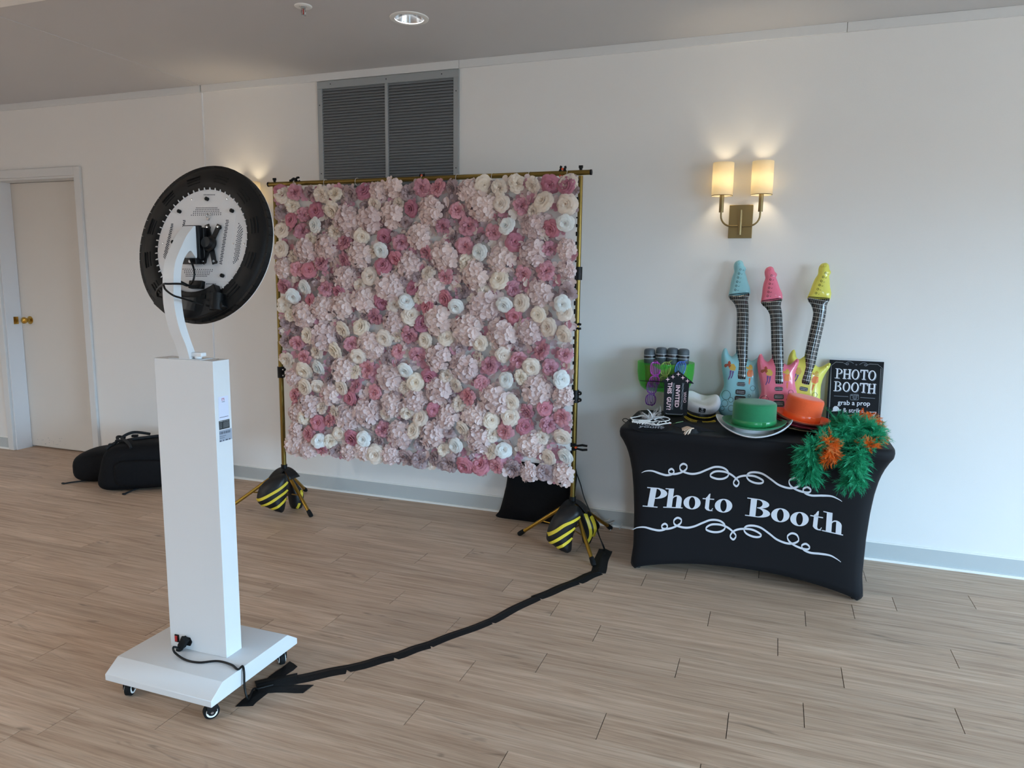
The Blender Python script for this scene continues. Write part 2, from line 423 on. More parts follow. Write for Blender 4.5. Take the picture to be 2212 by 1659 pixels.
# frieze board below the ceiling, in lengths, and the cover strips
XS = on_y(437.5, 215, WY).x
jn = [XL, XS - .006, on_y(993, 140, WY).x, on_y(1830, 60, WY).x, XR]
for i in range(4):
    g0, g1 = (.006 if i == 1 else .0012), (.0012 if i else .004)
    struct('trim_%d' % (i + 1), MB().box(jn[i] + g0, jn[i + 1] - g1, WY - .012, WY, 2.666, ZC), 'trim_paint', bevel=.0015)
struct('trim_5', MB().box(XS - .005, XS + .003, WY - .008, WY, .104, 2.664), 'gloss_trim')
struct('trim_6', MB().box(XS - .012, XS + .006, -1, WY - .02, ZC - .0025, ZC), 'ceiling_paint')
struct('trim_7', MB().box(-6.9, -1.2, .2, 2.622, ZC - .014, ZC), 'tile_white')

# door
D = Thing('door_1', None, None, ((DX0 + DX1) / 2, WY + .13, 0), kind='structure')
dp = D.part('door_panel', MB().box(DX0 + .004, DX1 - .004, WY + .13, WY + .168, .014, DZ - .016), 'door_paint', bevel=.002)
cs = .062
D.part('casing', MB().box(DX0 - cs, DX0, WY - .022, WY, 0, DZ + cs), 'trim_paint', bevel=.004)
D.part('casing', MB().box(DX1, DX1 + cs, WY - .022, WY, 0, DZ + cs), 'trim_paint', bevel=.004)
D.part('casing', MB().box(DX0, DX1, WY - .022, WY, DZ, DZ + cs), 'trim_paint', bevel=.004)
D.part('jamb', MB().box(DX0 - .02, DX0 + .012, WY + .0005, WY + .128, 0, DZ), 'gloss_trim')
D.part('jamb', MB().box(DX1 - .012, DX1 + .02, WY + .0005, WY + .128, 0, DZ), 'trim_paint')
D.part('jamb', MB().box(DX0 + .012, DX1 - .012, WY + .0005, WY + .128, DZ - .014, DZ + .02), 'trim_paint')
kp = on_y(54, 692, WY + .085)
fk = Frame((kp.x, WY + .13, kp.z), (1, 0, 0), (0, 0, 1), (0, -1, 0))
kn = D.part('door_knob', MB().lathe([(0, 0), (.032, 0), (.032, .004), (.014, .01), (.011, .03), (.02, .036), (.027, .048), (.026, .06), (.016, .068), (0, .07)], 24, fk), 'brass', under=dp, label='polished brass door knob')
sp_ = on_y(37, 692, WY + .09)
D.part('strike_plate', MB().box(DX0 + .012, DX0 + .0135, WY + .06, WY + .1, sp_.z - .03, sp_.z + .03), 'brass')
sc_ = MB()
for i in range(26):
    c = on_y(85 + random.gauss(25, 16), 950 + random.gauss(6, 7), WY + .13)
    if c.z < .02 or c.x < DX0 + .03: continue
    sc_.box(c.x, c.x + random.uniform(.004, .014), WY + .1297, WY + .13, c.z, c.z + random.uniform(.0015, .004))
D.part('scuff_marks', sc_, 'ink_light', under=dp, kind='stuff')

# return-air grille
g = [on_y(x, y, WY) for x, y in ((687, 178), (993, 152))]
GX0, GX1, GZ1, GZ0 = g[0].x, g[1].x, 2.662, 1.70
G = Thing('vent_grille', 'grey louvred return air grille with two panels high on the wall', 'vent', ((GX0 + GX1) / 2, WY, GZ0))
fw = .044
gm = on_y(836.5, 177, WY).x
f = MB()
G.part('frame_rail', MB().box(GX0, GX1, WY - .014, WY, GZ1 - fw, GZ1), 'grey_metal', bevel=.002)
G.part('frame_rail', MB().box(GX0, GX1, WY - .014, WY, GZ0, GZ0 + fw), 'grey_metal', bevel=.002)
G.part('frame_stile', MB().box(GX0, GX0 + fw * .8, WY - .0135, WY, GZ0 + fw, GZ1 - fw), 'grey_metal', bevel=.002)
G.part('frame_stile', MB().box(GX1 - fw * .8, GX1, WY - .0135, WY, GZ0 + fw, GZ1 - fw), 'grey_metal', bevel=.002)
G.part('mullion', MB().box(gm - .0105, gm + .0105, WY - .0165, WY, GZ0 + fw, GZ1 - fw), 'grey_metal', bevel=.002)
G.part('duct_shade', MB().box(GX0 + fw * .5, GX1 - fw * .5, WY - .0015, WY, GZ0 + fw * .5, GZ1 - fw * .5), 'black_plastic')  # flat black sheet standing in for the shade of the recess behind the slats
pitch = .0172
for xa, xb in ((GX0 + fw * .8, gm - .0105), (gm + .0105, GX1 - fw * .8)):
    base = None; z = GZ1 - fw - pitch * .5
    xc, h = (xa + xb) / 2, (xb - xa) / 2
    while z > GZ0 + fw:
        if base is None:
            m_ = MB().add([(sx_ * h, -.0125, -.0075) for sx_ in (-1, 1)] + [(sx_ * h, -.0015, .0075) for sx_ in (-1, 1)] + [(sx_ * h, -.0135, -.006) for sx_ in (-1, 1)] + [(sx_ * h, -.0025, .009) for sx_ in (-1, 1)],
                          [(0, 1, 3, 2), (4, 6, 7, 5), (0, 4, 5, 1), (2, 3, 7, 6), (0, 2, 6, 4), (1, 5, 7, 3)])
            base = m_.build('slat', 'slat_metal', G.e, smooth=0); fix_normals(base); base.location = (xc - G.loc.x, 0, z - G.loc.z)
        else: inst(base, 'slat', G.e, (xc - G.loc.x, 0, z - G.loc.z))
        z -= pitch
for x, z in ((GX0 + .1, GZ1 - .02), (gm, GZ1 - .02), (GX1 - .11, GZ1 - .02), (GX0 + .017, 2.52), (GX0 + .017, 2.1), (GX1 - .017, 2.54), (GX1 - .017, 2.1)):
    G.part('screw', MB().lathe([(.0035, .0135), (.003, .0155), (0, .016)], 10, Frame((x, WY, z), (1, 0, 0), (0, 0, 1), (0, -1, 0))), 'black_metal')

# wall sconces
mat('shade_linen', 'F8F0DC', .8, trans=.62)
mat('bulb_glow', (1, .86, .62, 1), .4, emit=22)
def sconce(cx, label):
    cz, out = 1.762, WY
    S = Thing('wall_sconce', label, 'wall lamp', (cx, WY, cz), 'wall sconces')
    S.part('back_plate', MB().box(cx - .06, cx + .06, WY - .02, WY, cz - .086, cz + .086), 'old_brass', bevel=.0015)
    ys_ = WY - .075
    S.part('mount', MB().tube([(cx, WY - .02, cz - .03), (cx, ys_, cz - .03)], .007, 10), 'old_brass')
    S.part('stem', MB().tube([(cx, ys_, cz - .073), (cx, ys_, cz + .055)], .0105, 16), 'old_brass')
    za = cz - .028; hx = .0975
    for s in (-1, 1):
        path = [(cx, ys_, za), (cx + s * (hx - .055), ys_, za)] + [(cx + s * (hx - .055 + .055 * math.sin(t)), ys_, za + .055 - .055 * math.cos(t)) for t in np.linspace(.2, math.pi / 2, 7)] + [(cx + s * hx, ys_, za + .085)]
        S.part('arm', MB().tube(path, .0048, 12), 'old_brass')
        S.part('candle_sleeve', MB().tube([(cx + s * hx, ys_, za + .072), (cx + s * hx, ys_, za + .165)], .0115, 18), 'old_brass')
        sh = MB().lathe([(.053, za + .155), (.0535, za + .157), (.0535, za + .321), (.053, za + .323), (.0518, za + .321), (.0518, za + .157), (.053, za + .155)], 40, Frame((cx + s * hx, ys_, 0), (1, 0, 0), (0, 1, 0), (0, 0, 1)))
        so = S.part('lamp_shade', sh, 'shade_linen', label='cream fabric cylinder shade, lit')
        S.part('shade_ring', MB().lathe([(.0537, za + .1545), (.0545, za + .156), (.0537, za + .158)], 40, Frame((cx + s * hx, ys_, 0), (1, 0, 0), (0, 1, 0), (0, 0, 1))), 'old_brass', under=so)
        S.part('bulb', MB().sbox((cx + s * hx, ys_, za + .232), (.013, .013, .02), 1, 16, 10), 'bulb_glow')
        l = bpy.data.lights.new('sconce_bulb', 'POINT'); l.energy = LAMP_W; l.color = (1, .81, .54); l.shadow_soft_size = .022
        lo = bpy.data.objects.new('sconce_bulb', l); COL.objects.link(lo); lo.parent = S.e; lo.location = (s * hx, ys_ - WY, za + .232 - cz)
        lo.visible_camera = True
LAMP_W = 2.6
sconce(-.2025, 'brass two-arm wall sconce with lit cream shades above the guitars')
sconce(-3.39, 'brass two-arm wall sconce half hidden behind the round ring light')

# ceiling fittings
def ceil_pt(x, y): return on_plane(x, y, (0, 0, ZC), V(0, 0, 1))
c = ceil_pt(884, 39)
fd = Frame((c.x, c.y, ZC), (1, 0, 0), (0, -1, 0), (0, 0, -1))
DL = Thing('ceiling_downlight', 'recessed round downlight glowing white in the ceiling', 'ceiling light', (c.x, c.y, ZC))
DL.part('trim_ring', MB().lathe([(.096, 0), (.095, .004), (.085, .006), (.072, .005), (.072, 0)], 48, fd), 'strip_white')
DL.part('reflector', MB().lathe([(.0735, .004), (.070, -.004), (.058, -.05), (.055, -.06)], 48, fd), 'chrome')
mat('led_panel', (1, 1, 1, 1), .5, emit=9)
DL.part('lamp', MB().disc(.0575, -.045, 40, fd), 'led_panel')
co = bpy.data.objects['ceiling']
# ceiling board re-made with a round hole for the downlight
def ceiling_with_hole():
    n = 48; me = co.data
    ring = [(c.x + .0726 * math.cos(2 * math.pi * i / n), c.y + .0726 * math.sin(2 * math.pi * i / n)) for i in range(n)]
    outer = [(XL, YB), (XR, YB), (XR, WY + .3), (XL, WY + .3)]
    r = geometry.delaunay_2d_cdt([Vector(p) for p in outer + ring], [(i, (i + 1) % 4) for i in range(4)] + [(4 + i, 4 + (i + 1) % n) for i in range(n)], [tuple(range(4)), tuple(range(4, 4 + n))], 1, 1e-6)
    vs = [tuple(v) for v in r[0]]
    fs = [tuple(f) for f in r[2] if math.hypot(sum(vs[i][0] for i in f) / len(f) - c.x, sum(vs[i][1] for i in f) / len(f) - c.y) > .0722]
    m = MB().add([(a, b, ZC) for a, b in vs], fs).box(XL, XR, YB, WY + .3, ZC + .12, ZC + .16)
    for i in range(n): m.add([(*ring[i], ZC), (*ring[(i + 1) % n], ZC), (*ring[(i + 1) % n], ZC + .1), (*ring[i], ZC + .1)], [(0, 1, 2, 3)])
    me.clear_geometry(); me.from_pydata(m.v, [], m.f); me.update()
ceiling_with_hole()
c2 = ceil_pt(655, 13)
fs_ = Frame((c2.x, c2.y, ZC), (1, 0, 0), (0, -1, 0), (0, 0, -1))
SP = Thing('fire_sprinkler', 'small pendant fire sprinkler head on the ceiling', 'sprinkler', (c2.x, c2.y, ZC))
SP.part('escutcheon', MB().lathe([(.041, 0), (.041, .003), (.036, .006), (.02, .004), (.016, -.002), (.012, .004)], 32, fs_), 'strip_white')
SP.part('body', MB().lathe([(0, .002), (.011, .002), (.011, .012), (.007, .016), (0, .016)], 16, fs_), 'chrome')
for s in (-1, 1): SP.part('yoke_arm', MB().tube([fs_(s * .008, 0, .014), fs_(s * .012, 0, .024), fs_(s * .009, 0, .036), fs_(0, 0, .042)], .0022, 8), 'chrome')
SP.part('heat_bulb', MB().tube([fs_(0, 0, .015), fs_(0, 0, .038)], .0024, 8), 'red_switch')
SP.part('deflector', MB().lathe([(0, .041), (.012, .042), (.013, .0435), (0, .0445)], 18, fs_), 'chrome')

# the other flush downlights of the room, over the open floor
DOWN_W = 64.0
for dy in (.9, -1.6):
    for dx in (-6.3, -4.4):
        fd2 = Frame((dx, dy, ZC), (1, 0, 0), (0, -1, 0), (0, 0, -1))
        T = Thing('ceiling_downlight', 'round flush downlight over the open floor, ' + ('nearer' if dy > 0 else 'further from') + ' the back wall, ' + ('nearest the door' if dx < -5 else 'nearest the ring light'), 'ceiling light', (dx, dy, ZC), 'flush downlights over the open floor')
        T.part('trim_ring', MB().lathe([(.096, 0), (.095, .004), (.085, .006), (.06, .004), (.06, 0)], 32, fd2), 'strip_white')
        T.part('lamp', MB().disc(.06, .002, 32, fd2), 'led_panel')
        l = bpy.data.lights.new('downlight', 'AREA'); l.shape = 'DISK'; l.size = .115; l.energy = DOWN_W; l.color = (1, .97, .92); l.spread = R(165)
        lo = bpy.data.objects.new('downlight', l); COL.objects.link(lo); lo.location = (dx, dy, ZC - .012)

# ================================================================== photo booth on its wheeled base
BX0, BX1, BY0, BY1 = -2.092, -1.636, 1.712, 2.162
BCX, BCY = (BX0 + BX1) / 2, (BY0 + BY1) / 2
B = Thing('photo_booth', 'white photo booth column with black ring light on a castored base', 'photo booth', (BCX, BCY, 0))
prof = [(BY0, .064), (BY0, .086), (BY0 + .055, .125), (BY1 - .055, .125), (BY1, .086), (BY1, .064)]
fb = Frame((0, 0, 0), (0, 1, 0), (0, 0, 1), (1, 0, 0))
base = B.part('base', MB().prism(prof, BX0, BX1, fb), 'white_steel', bevel=.0015)
CX0, CX1, CY0, CY1, CZ = -1.977, -1.728, 1.891, 1.967, 1.168
colm = B.part('column', MB().box(CX0, CX1, CY0, CY1, .125, CZ), 'white_steel', bevel=.0012)
wheels = [(-2.03, 1.755, .35), (-1.672, 1.748, -.6), (-1.672, 2.112, .9), (-2.03, 2.112, 0)]
for x, y, a in wheels:
    ax = V(math.cos(a), math.sin(a), 0); fwd = V(-math.sin(a), math.cos(a), 0)
    fr = Frame((x, y, .026), fwd, V(0, 0, 1), ax)
    cs_ = B.part('caster', MB().box(-.022, .022, .033, .038, -.02, .02, fr).box(-.016, .016, .0, .035, -.0165, -.0135, fr).box(-.016, .016, .0, .035, .0135, .0165, fr).tube([fr(0, .03, 0), fr(0, .04, 0)], .012, 12), 'black_metal', bevel=.001)
    B.part('wheel', MB().lathe([(0, -.0105), (.02, -.0105), (.0255, -.008), (.0258, .008), (.02, .0105), (0, .0105)], 28, fr), 'black_rubber', under=cs_)
    for s in (-1, 1):
        B.part('hub_ring', MB().lathe([(.013, s * .0107), (.013, s * .0125), (.018, s * .0125), (.0185, s * .0107)], 24, fr), 'strip_white', under=cs_)
        B.part('axle_nut', MB().lathe([(0, s * .0185), (.004, s * .0185), (.005, s * .0165)], 10, fr), 'chrome', under=cs_)
# top plate seam, screws and clamp knob
B.part('top_plate', MB().box(CX0 + .055, CX1 - .06, CY0 + .008, CY1 - .008, CZ, CZ + .002), 'white_steel')
for x in (CX0 + .05, CX1 - .03): B.part('screw', MB().lathe([(.005, 0), (.004, .002), (0, .0025)], 10, Frame((x, BCY + .01, CZ), (1, 0, 0), (0, 1, 0), (0, 0, 1))), 'chrome')
kx, ky = -1.812, 1.918
kb = MB().tube([(kx, ky, CZ + .002), (kx, ky, CZ + .012)], .012, 16)
kb.box(kx - .024, kx + .024, ky - .012, ky + .012, CZ + .010, CZ + .024)
B.part('clamp_knob', kb, 'white_plastic', bevel=.003)
# curved arm: a flat profile bent in the Y-Z plane
Lp = [(1.899, 1.168), (1.885, 1.215), (1.866, 1.258), (1.853, 1.301), (1.844, 1.355), (1.845, 1.413), (1.851, 1.462), (1.862, 1.497), (1.886, 1.537), (1.912, 1.575), (1.934, 1.597), (1.946, 1.609)]
Rp = [(1.934, 1.168), (1.920, 1.2), (1.904, 1.240), (1.886, 1.295), (1.877, 1.359), (1.877, 1.413), (1.883, 1.465), (1.897, 1.5), (1.916, 1.522), (1.927, 1.527), (1.936, 1.520), (1.944, 1.511), (1.954, 1.510), (1.966, 1.609)]
arm_o = [tuple(p) for p in cr(Lp, 4)] + [tuple(p) for p in cr(Rp, 4)][::-1]
B.part('arm', MB().prism(arm_o, -1.875, -1.830, fb), 'white_steel', smooth=25)
# ring light and tablet back, tilted
RCEN, RR, TILT = V(-1.845, 2.0, 1.552), .271, R(13.2)
FR = Frame(RCEN, (1, 0, 0), (0, math.sin(TILT), math.cos(TILT)), (0, -math.cos(TILT), math.sin(TILT)))
def z1(a, b): return 280 + a * .2773, 340 + b * .2773
def rp(a, b, c=.01): return FR.px(*z1(a, b), c)
RI = .186
ring = B.part('ring_light', MB().lathe([(RI, -.02), (RI, .006), (RI + .006, .012), (.215, .017), (.25, .013), (.266, .004), (RR, -.008), (RR, -.018), (RI, -.02)], 96, FR), 'black_plastic')
B.part('diffuser', MB().lathe([(RI - .03, -.021), (RI - .03, -.023), (RR - .006, -.023), (RR + .0005, -.021), (RR + .0005, -.0185)], 96, FR), 'white_plastic', under=ring)
disc = B.part('back_plate', MB().lathe([(0, .008), (RI + .002, .008), (RI + .002, -.015), (0, -.015)], 96, FR), 'disc_white')
n_t = 52
tb = MB()
for i in range(n_t):
    a = 2 * math.pi * (i + .5) / n_t
    if -2.2 < a - 2 * math.pi < -.95: continue
    er = FR.ex * math.cos(a) + FR.ey * math.sin(a); et = FR.ey * math.cos(a) - FR.ex * math.sin(a)
    f2 = Frame(FR.o, er, et, FR.ez)
    tb.box(RI - .001, RI + .008, -.0016, .0016, .006, .0135, f2)
B.part('inner_teeth', tb, 'disc_white', under=ring)
tb = MB()
for i in range(58):
    a = 2 * math.pi * (i + .5) / 58
    er = FR.ex * math.cos(a) + FR.ey * math.sin(a); et = FR.ey * math.cos(a) - FR.ex * math.sin(a)
    f2 = Frame(FR.o, er, et, FR.ez)
    tb.box(.259, .2722, -.0138, .0138, -.016, .0055, f2)
B.part('outer_ribs', tb, 'black_plastic', under=ring, smooth=0)
tb = MB()
for i in range(12):
    a0 = 2 * math.pi * (i + .5) / 12
    if -2.1 < a0 - 2 * math.pi < -1.05: continue
    for q in (.214, .225, .236):
        tb = MB(); pts = [FR(q * math.cos(a0 + t), q * math.sin(a0 + t), .0165) for t in np.linspace(-.12, .12, 6)]
        B.part('vent_rib', tb.tube(pts, .0022, 6), 'black_rubber', under=ring)
# perforations on the white plate
hl = MB()
def holes(quad, nu, nv):
    q = [np.array(rp(*p, .009)) for p in quad]
    for j in range(nv):
        for i in range(nu):
            u = (i + (.5 if j % 2 else 0)) / nu; v = j / max(1, nv - 1)
            p = (q[0] * (1 - u) + q[1] * u) * (1 - v) + (q[3] * (1 - u) + q[2] * u) * v
            hl.disc(.0021, .0086, 8, FR, cx=p[0], cy=p[1])
holes([(520, 393), (690, 393), (725, 445), (480, 450)], 15, 5)
holes([(415, 870), (660, 875), (610, 925), (440, 925)], 15, 5)
holes([(325, 520), (340, 520), (285, 800), (262, 770)], 4, 20)
holes([(850, 515), (885, 570), (850, 790), (805, 830)], 4, 20)
holes([(752, 490), (775, 490), (720, 830), (700, 825)], 3, 26)
holes([(418, 492), (437, 492), (425, 540), (405, 585)], 3, 7)
holes([(580, 291), (672, 291), (672, 294), (580, 294)], 8, 1)
holes([(600, 985), (680, 986), (680, 990), (600, 990)], 7, 1)
B.part('perforation', hl, 'ink', under=disc, kind='stuff', smooth=0)
for a, b in ((605, 325), (390, 422), (800, 417), (725, 922), (343, 662)):
    p = rp(a, b); f2 = Frame(FR(*p, .008), FR.ex, FR.ey, FR.ez)
    B.part('stud', MB().lathe([(.0065, 0), (.0065, .009), (.004, .011), (0, .011)], 14, f2), 'black_plastic', under=disc)
for a, b in ((482, 325), (757, 320), (805, 672), (890, 672), (257, 668), (640, 1018)):
    p = rp(a, b); B.part('screw', MB().lathe([(.0035, 0), (.003, .0015), (0, .002)], 10, Frame(FR(*p, .008), FR.ex, FR.ey, FR.ez)), 'chrome', under=disc)
# thin panel seams: raised cover plate
q = [rp(*p, .009) for p in ((425, 345), (800, 345), (835, 375), (745, 968), (400, 968), (360, 700))]
B.part('cover_plate', MB().prism([(a, b) for a, b in q][::-1], .008, .0084, FR), 'disc_white', under=disc)
p = rp(615, 462, .012)
ho = B.part('lock_loop', MB().tube([FR(p[0] + .0085 * math.cos(t), p[1] + .0015 + .0095 * math.sin(t), .013) for t in np.linspace(0, 2 * math.pi, 18)], .0016, 8), 'chrome')
B.part('lock_bolt', MB().lathe([(0, .0), (.004, 0), (.004, .008), (0, .008)], 10, Frame(FR(p[0], p[1] - .009, .008), FR.ex, FR.ey, FR.ez)), 'chrome')
# bracket between arm and ring: plate, swivel block and four-point cross
vz = MB()
cxp = rp(612, 668, .03)
cross = []
tips = [rp(688, 540, .02), rp(640, 800, .02)]
wv = tips[0][0] - cxp[0]; hv = tips[0][1] - cxp[1]
ol = []
for sx_, sy_ in ((1, 1), (-1, 1), (-1, -1), (1, -1)):
    tip = (sx_ * wv, sy_ * hv)
    ol.append(tip)
full_o = []
T_ = .0085
for i in range(4):
    a = np.array(ol[i]); b = np.array(ol[(i + 1) % 4])
    d = a / np.hypot(*a); nrm = np.array((-d[1], d[0]))
    full_o += [tuple(a + d * T_ - nrm * T_), tuple(a + d * T_ + nrm * T_), tuple(a * .86 + nrm * T_)]
    mid = (a + b) / 2 * .42; full_o.append(tuple(mid))
    d2 = b / np.hypot(*b); n2 = np.array((-d2[1], d2[0])); full_o.append(tuple(b * .86 - n2 * T_))
fc = Frame(FR(cxp[0], cxp[1], .016), FR.ex, FR.ey, FR.ez)
pts_ = [tuple(p) for p in full_o]
B.part('vesa_cross', MB().prism(pts_, 0, .004, fc), 'black_metal')
for a in ol: B.part('screw', MB().lathe([(.005, .004), (.004, .0065), (0, .007)], 10, Frame(fc(*a), FR.ex, FR.ey, FR.ez)), 'chrome')
for a in ol: B.part('spacer', MB().tube([fc(a[0], a[1], -.008), fc(a[0], a[1], 0)], .006, 10), 'black_metal')
B.part('swivel', MB().lathe([(.026, .004), (.026, .010), (.02, .014), (.018, .028), (0, .028)], 28, fc), 'black_metal')
YB_ = 1.958
B.part('mount_plate', MB().box(-1.887, -1.818, YB_ - .004, YB_ + .012, 1.500, 1.612), 'black_metal', bevel=.002)
B.part('mount_block', MB().box(-1.872, -1.812, YB_ + .010, YB_ + .026, 1.492, 1.606), 'black_metal', bevel=.003)
B.part('mount_foot', MB().box(-1.892, -1.825, YB_ - .016, YB_ + .014, 1.484, 1.504), 'black_metal', bevel=.002)
B.part('lock_screw', MB().lathe([(0, 0), (.005, 0), (.005, .006), (0, .006)], 10, Frame((-1.845, YB_ - .017, 1.493), (1, 0, 0), (0, 0, 1), (0, -1, 0))), 'chrome')
# control box at the foot of the ring
def fan(r0, r1, a0, a1, c0, c1, n=14):
    m = MB(); ang = np.linspace(a0, a1, n)
    o = [(r1 * math.cos(a), r1 * math.sin(a)) for a in ang] + [(r0 * math.cos(a), r0 * math.sin(a)) for a in ang[::-1]]
    return m.prism(o, c0, c1, FR)
pa, pb = rp(215, 1165), rp(760, 1150)
B.part('control_box', fan(.172, .262, math.atan2(pa[1], pa[0]), math.atan2(pb[1], pb[0]), .004, .036), 'black_plastic', bevel=.004)
q = [rp(*p, .037) for p in ((398, 1085), (520, 1090), (505, 1195), (398, 1180))]
B.part('rating_label', MB().prism([tuple(p) for p in q], .036, .0366, FR), 'sticker_dark')
q = rp(575, 1085, .037)
B.part('power_button', MB().box(q[0] - .008, q[0] + .008, q[1] - .007, q[1] + .007, .036, .040, FR), 'black_rubber', bevel=.001)
q0, q1 = rp(680, 1060, .03), rp(672, 1190, .03)
B.part('battery_barrel', MB().tube([FR(*q0, .03), FR(*q1, .03)], .021, 24), 'black_plastic')
q0, q1 = rp(520, 960, .02), rp(520, 1020, .02)
B.part('connector', MB().box(q0[0] - .028, q0[0] + .028, q1[1], q0[1], .008, .024, FR), 'black_plastic', bevel=.002)
# leads looping round the arm
def lead(name, pts, r=.0032):
    B.part(name, MB().tube([tuple(p) for p in cr(pts, 6)], r, 8), 'cable')
def L3(a, b, c): return tuple(FR(*rp(a, b, c), c))
lead('lead', [L3(470, 790, .05), L3(495, 850, .05), L3(505, 910, .05), L3(490, 970, .045), L3(450, 1000, .04), L3(400, 985, .12), L3(300, 985, .20), L3(262, 988, .2), L3(215, 1030, .1), L3(215, 1075, .06), L3(260, 1090, .05), L3(300, 1080, .045)])
lead('lead', [L3(540, 1005, .035), L3(470, 1000, .05), L3(400, 968, .09)])
lead('lead', [L3(262, 988, .2), L3(280, 1030, .2), L3(340, 1075, .2), L3(400, 1095, .16), L3(480, 1120, .08), L3(570, 1150, .045)])
# switch, socket
def colpt(x, y): p = on_y(x, y, CY0); return p.x, p.z
sx0, sz0 = colpt(383, 1378)
sw = B.part('rocker_switch', MB().box(sx0 - .009, sx0 + .009, CY0 - .004, CY0, sz0 - .014, sz0 + .014), 'black_plastic', under=colm, bevel=.001)
B.part('rocker', MB().box(sx0 - .0055, sx0 + .0055, CY0 - .007, CY0 - .003, sz0 - .010, sz0 + .010), 'red_switch', under=colm, label='red rocker switch', bevel=.001)
px_, pz_ = colpt(403, 1384)
B.part('power_inlet', MB().prism([(px_ - .026, pz_), (px_ - .018, pz_ - .015), (px_ + .018, pz_ - .015), (px_ + .026, pz_), (px_ + .018, pz_ + .015), (px_ - .018, pz_ + .015)], 0, .004, Frame((0, CY0, 0), (1, 0, 0), (0, 0, 1), (0, -1, 0))), 'black_plastic', under=colm)
# stickers on the bright side of the column
FX = Frame((CX1, 0, 0), (0, 1, 0), (0, 0, 1), (1, 0, 0))
def sq(pts, zoom=(430, 840, .08436)):
    r = []
    for a, b in pts:
        p = on_x(zoom[0] + a * zoom[2], zoom[1] + b * zoom[2], CX1); r.append((p.y, p.z))
    return r
stk = lambda nm, pts, m, t=.0004: B.part(nm, MB().prism(sq(pts), .0001, t, FX), m, under=colm)
stk('sticker', [(490, 215), (740, 165), (770, 760), (505, 810)], 'sticker_blue')
stk('sticker', [(505, 830), (775, 768), (785, 990), (515, 1055)], 'sticker_dark')
stk('sticker', [(515, 1075), (830, 1000), (845, 1280), (525, 1370)], 'sticker_grey')
lg = MB()
for P4 in ([(578, 242), (592, 238), (596, 305), (582, 310)], [(625, 238), (640, 234), (642, 300), (628, 303)], [(578, 242), (640, 232), (640, 248), (580, 256)]): lg.prism(sq(P4), .0004, .0006, FX)
B.part('printed_logo', lg, 'logo_red', under=colm)
ln = MB()
def line(x0, y0, x1, y1, h): ln.prism(sq([(x0, y0), (x1, y1), (x1, y1 + h), (x0, y0 + h)]), .0004, .0006, FX)
line(580, 330, 655, 316, 12); line(525, 735, 745, 685, 12)
line(525, 1225, 690, 1180, 9); line(530, 1270, 655, 1238, 9)
for i, x in enumerate((525, 548, 566, 590, 600, 628, 655, 668, 690, 712, 730, 748, 770, 790)):
    line(x, 1115 - (x - 515) * .235, x + (10, 6, 14)[i % 3], 1113 - (x - 505) * .235, 62)
for x, wd in ((530, 42), (610, 30), (680, 55), (760, 40)): line(x, 1330 - (x - 530) * .26, x + wd, 1330 - (x + wd - 530) * .26, 26)
B.part('sticker_print', ln, 'ink', under=colm)
ln = MB()
line(520, 838, 600, 822, 18); line(615, 822, 760, 790, 12)
for k in range(7): line(525, 885 + k * 22, 585, 872 + k * 22, 5); line(615, 862 + k * 21, 765, 828 + k * 21, 5)
B.part('sticker_print', ln, 'ink_light', under=colm)

# mains lead from the column to the taped run
PC = V(px_, CY0 - .02, pz_)
f_ = Frame((px_, CY0 - .004, pz_), V(-.55, 0, -.84).normalized(), V(.84, 0, -.55).normalized(), (0, -1, 0))
T = Thing('power_cord', 'black mains lead plugged into the white column and trailing to the floor', 'cable', on_floor(545, 1490))
T.part('plug', MB().box(-.02, .02, -.012, .012, 0, .02, f_).sbox((.022, 0, .012), (.024, .010, .010), .5, 16, 10, f_), 'black_rubber', bevel=.002)
def basept(x, y, z): return tuple(on_floor(x, y, z))
EY = on_plane(524, 1453, (BX1, 0, 0), V(1, 0, 0)).y
pth = [tuple(f_(.03, 0, .012)), basept(375, 1398, .17), basept(378, 1410, .14), basept(400, 1425, .13), basept(430, 1431, .129), basept(470, 1428, .13), basept(500, 1436, .131), basept(514, 1446, .1305), (BX1 + .001, EY, .1305), (BX1 + .010, EY - .004, .112), (BX1 + .013, EY - .008, .06), (BX1 + .022, EY - .004, .016), tuple(on_floor(547, 1489, .006)), tuple(on_floor(560, 1487, .0045)), tuple(on_floor(590, 1479, .004))]
T.part('cable', MB().tube([tuple(p) for p in cr(pth, 8)], .0038, 10), 'cable')

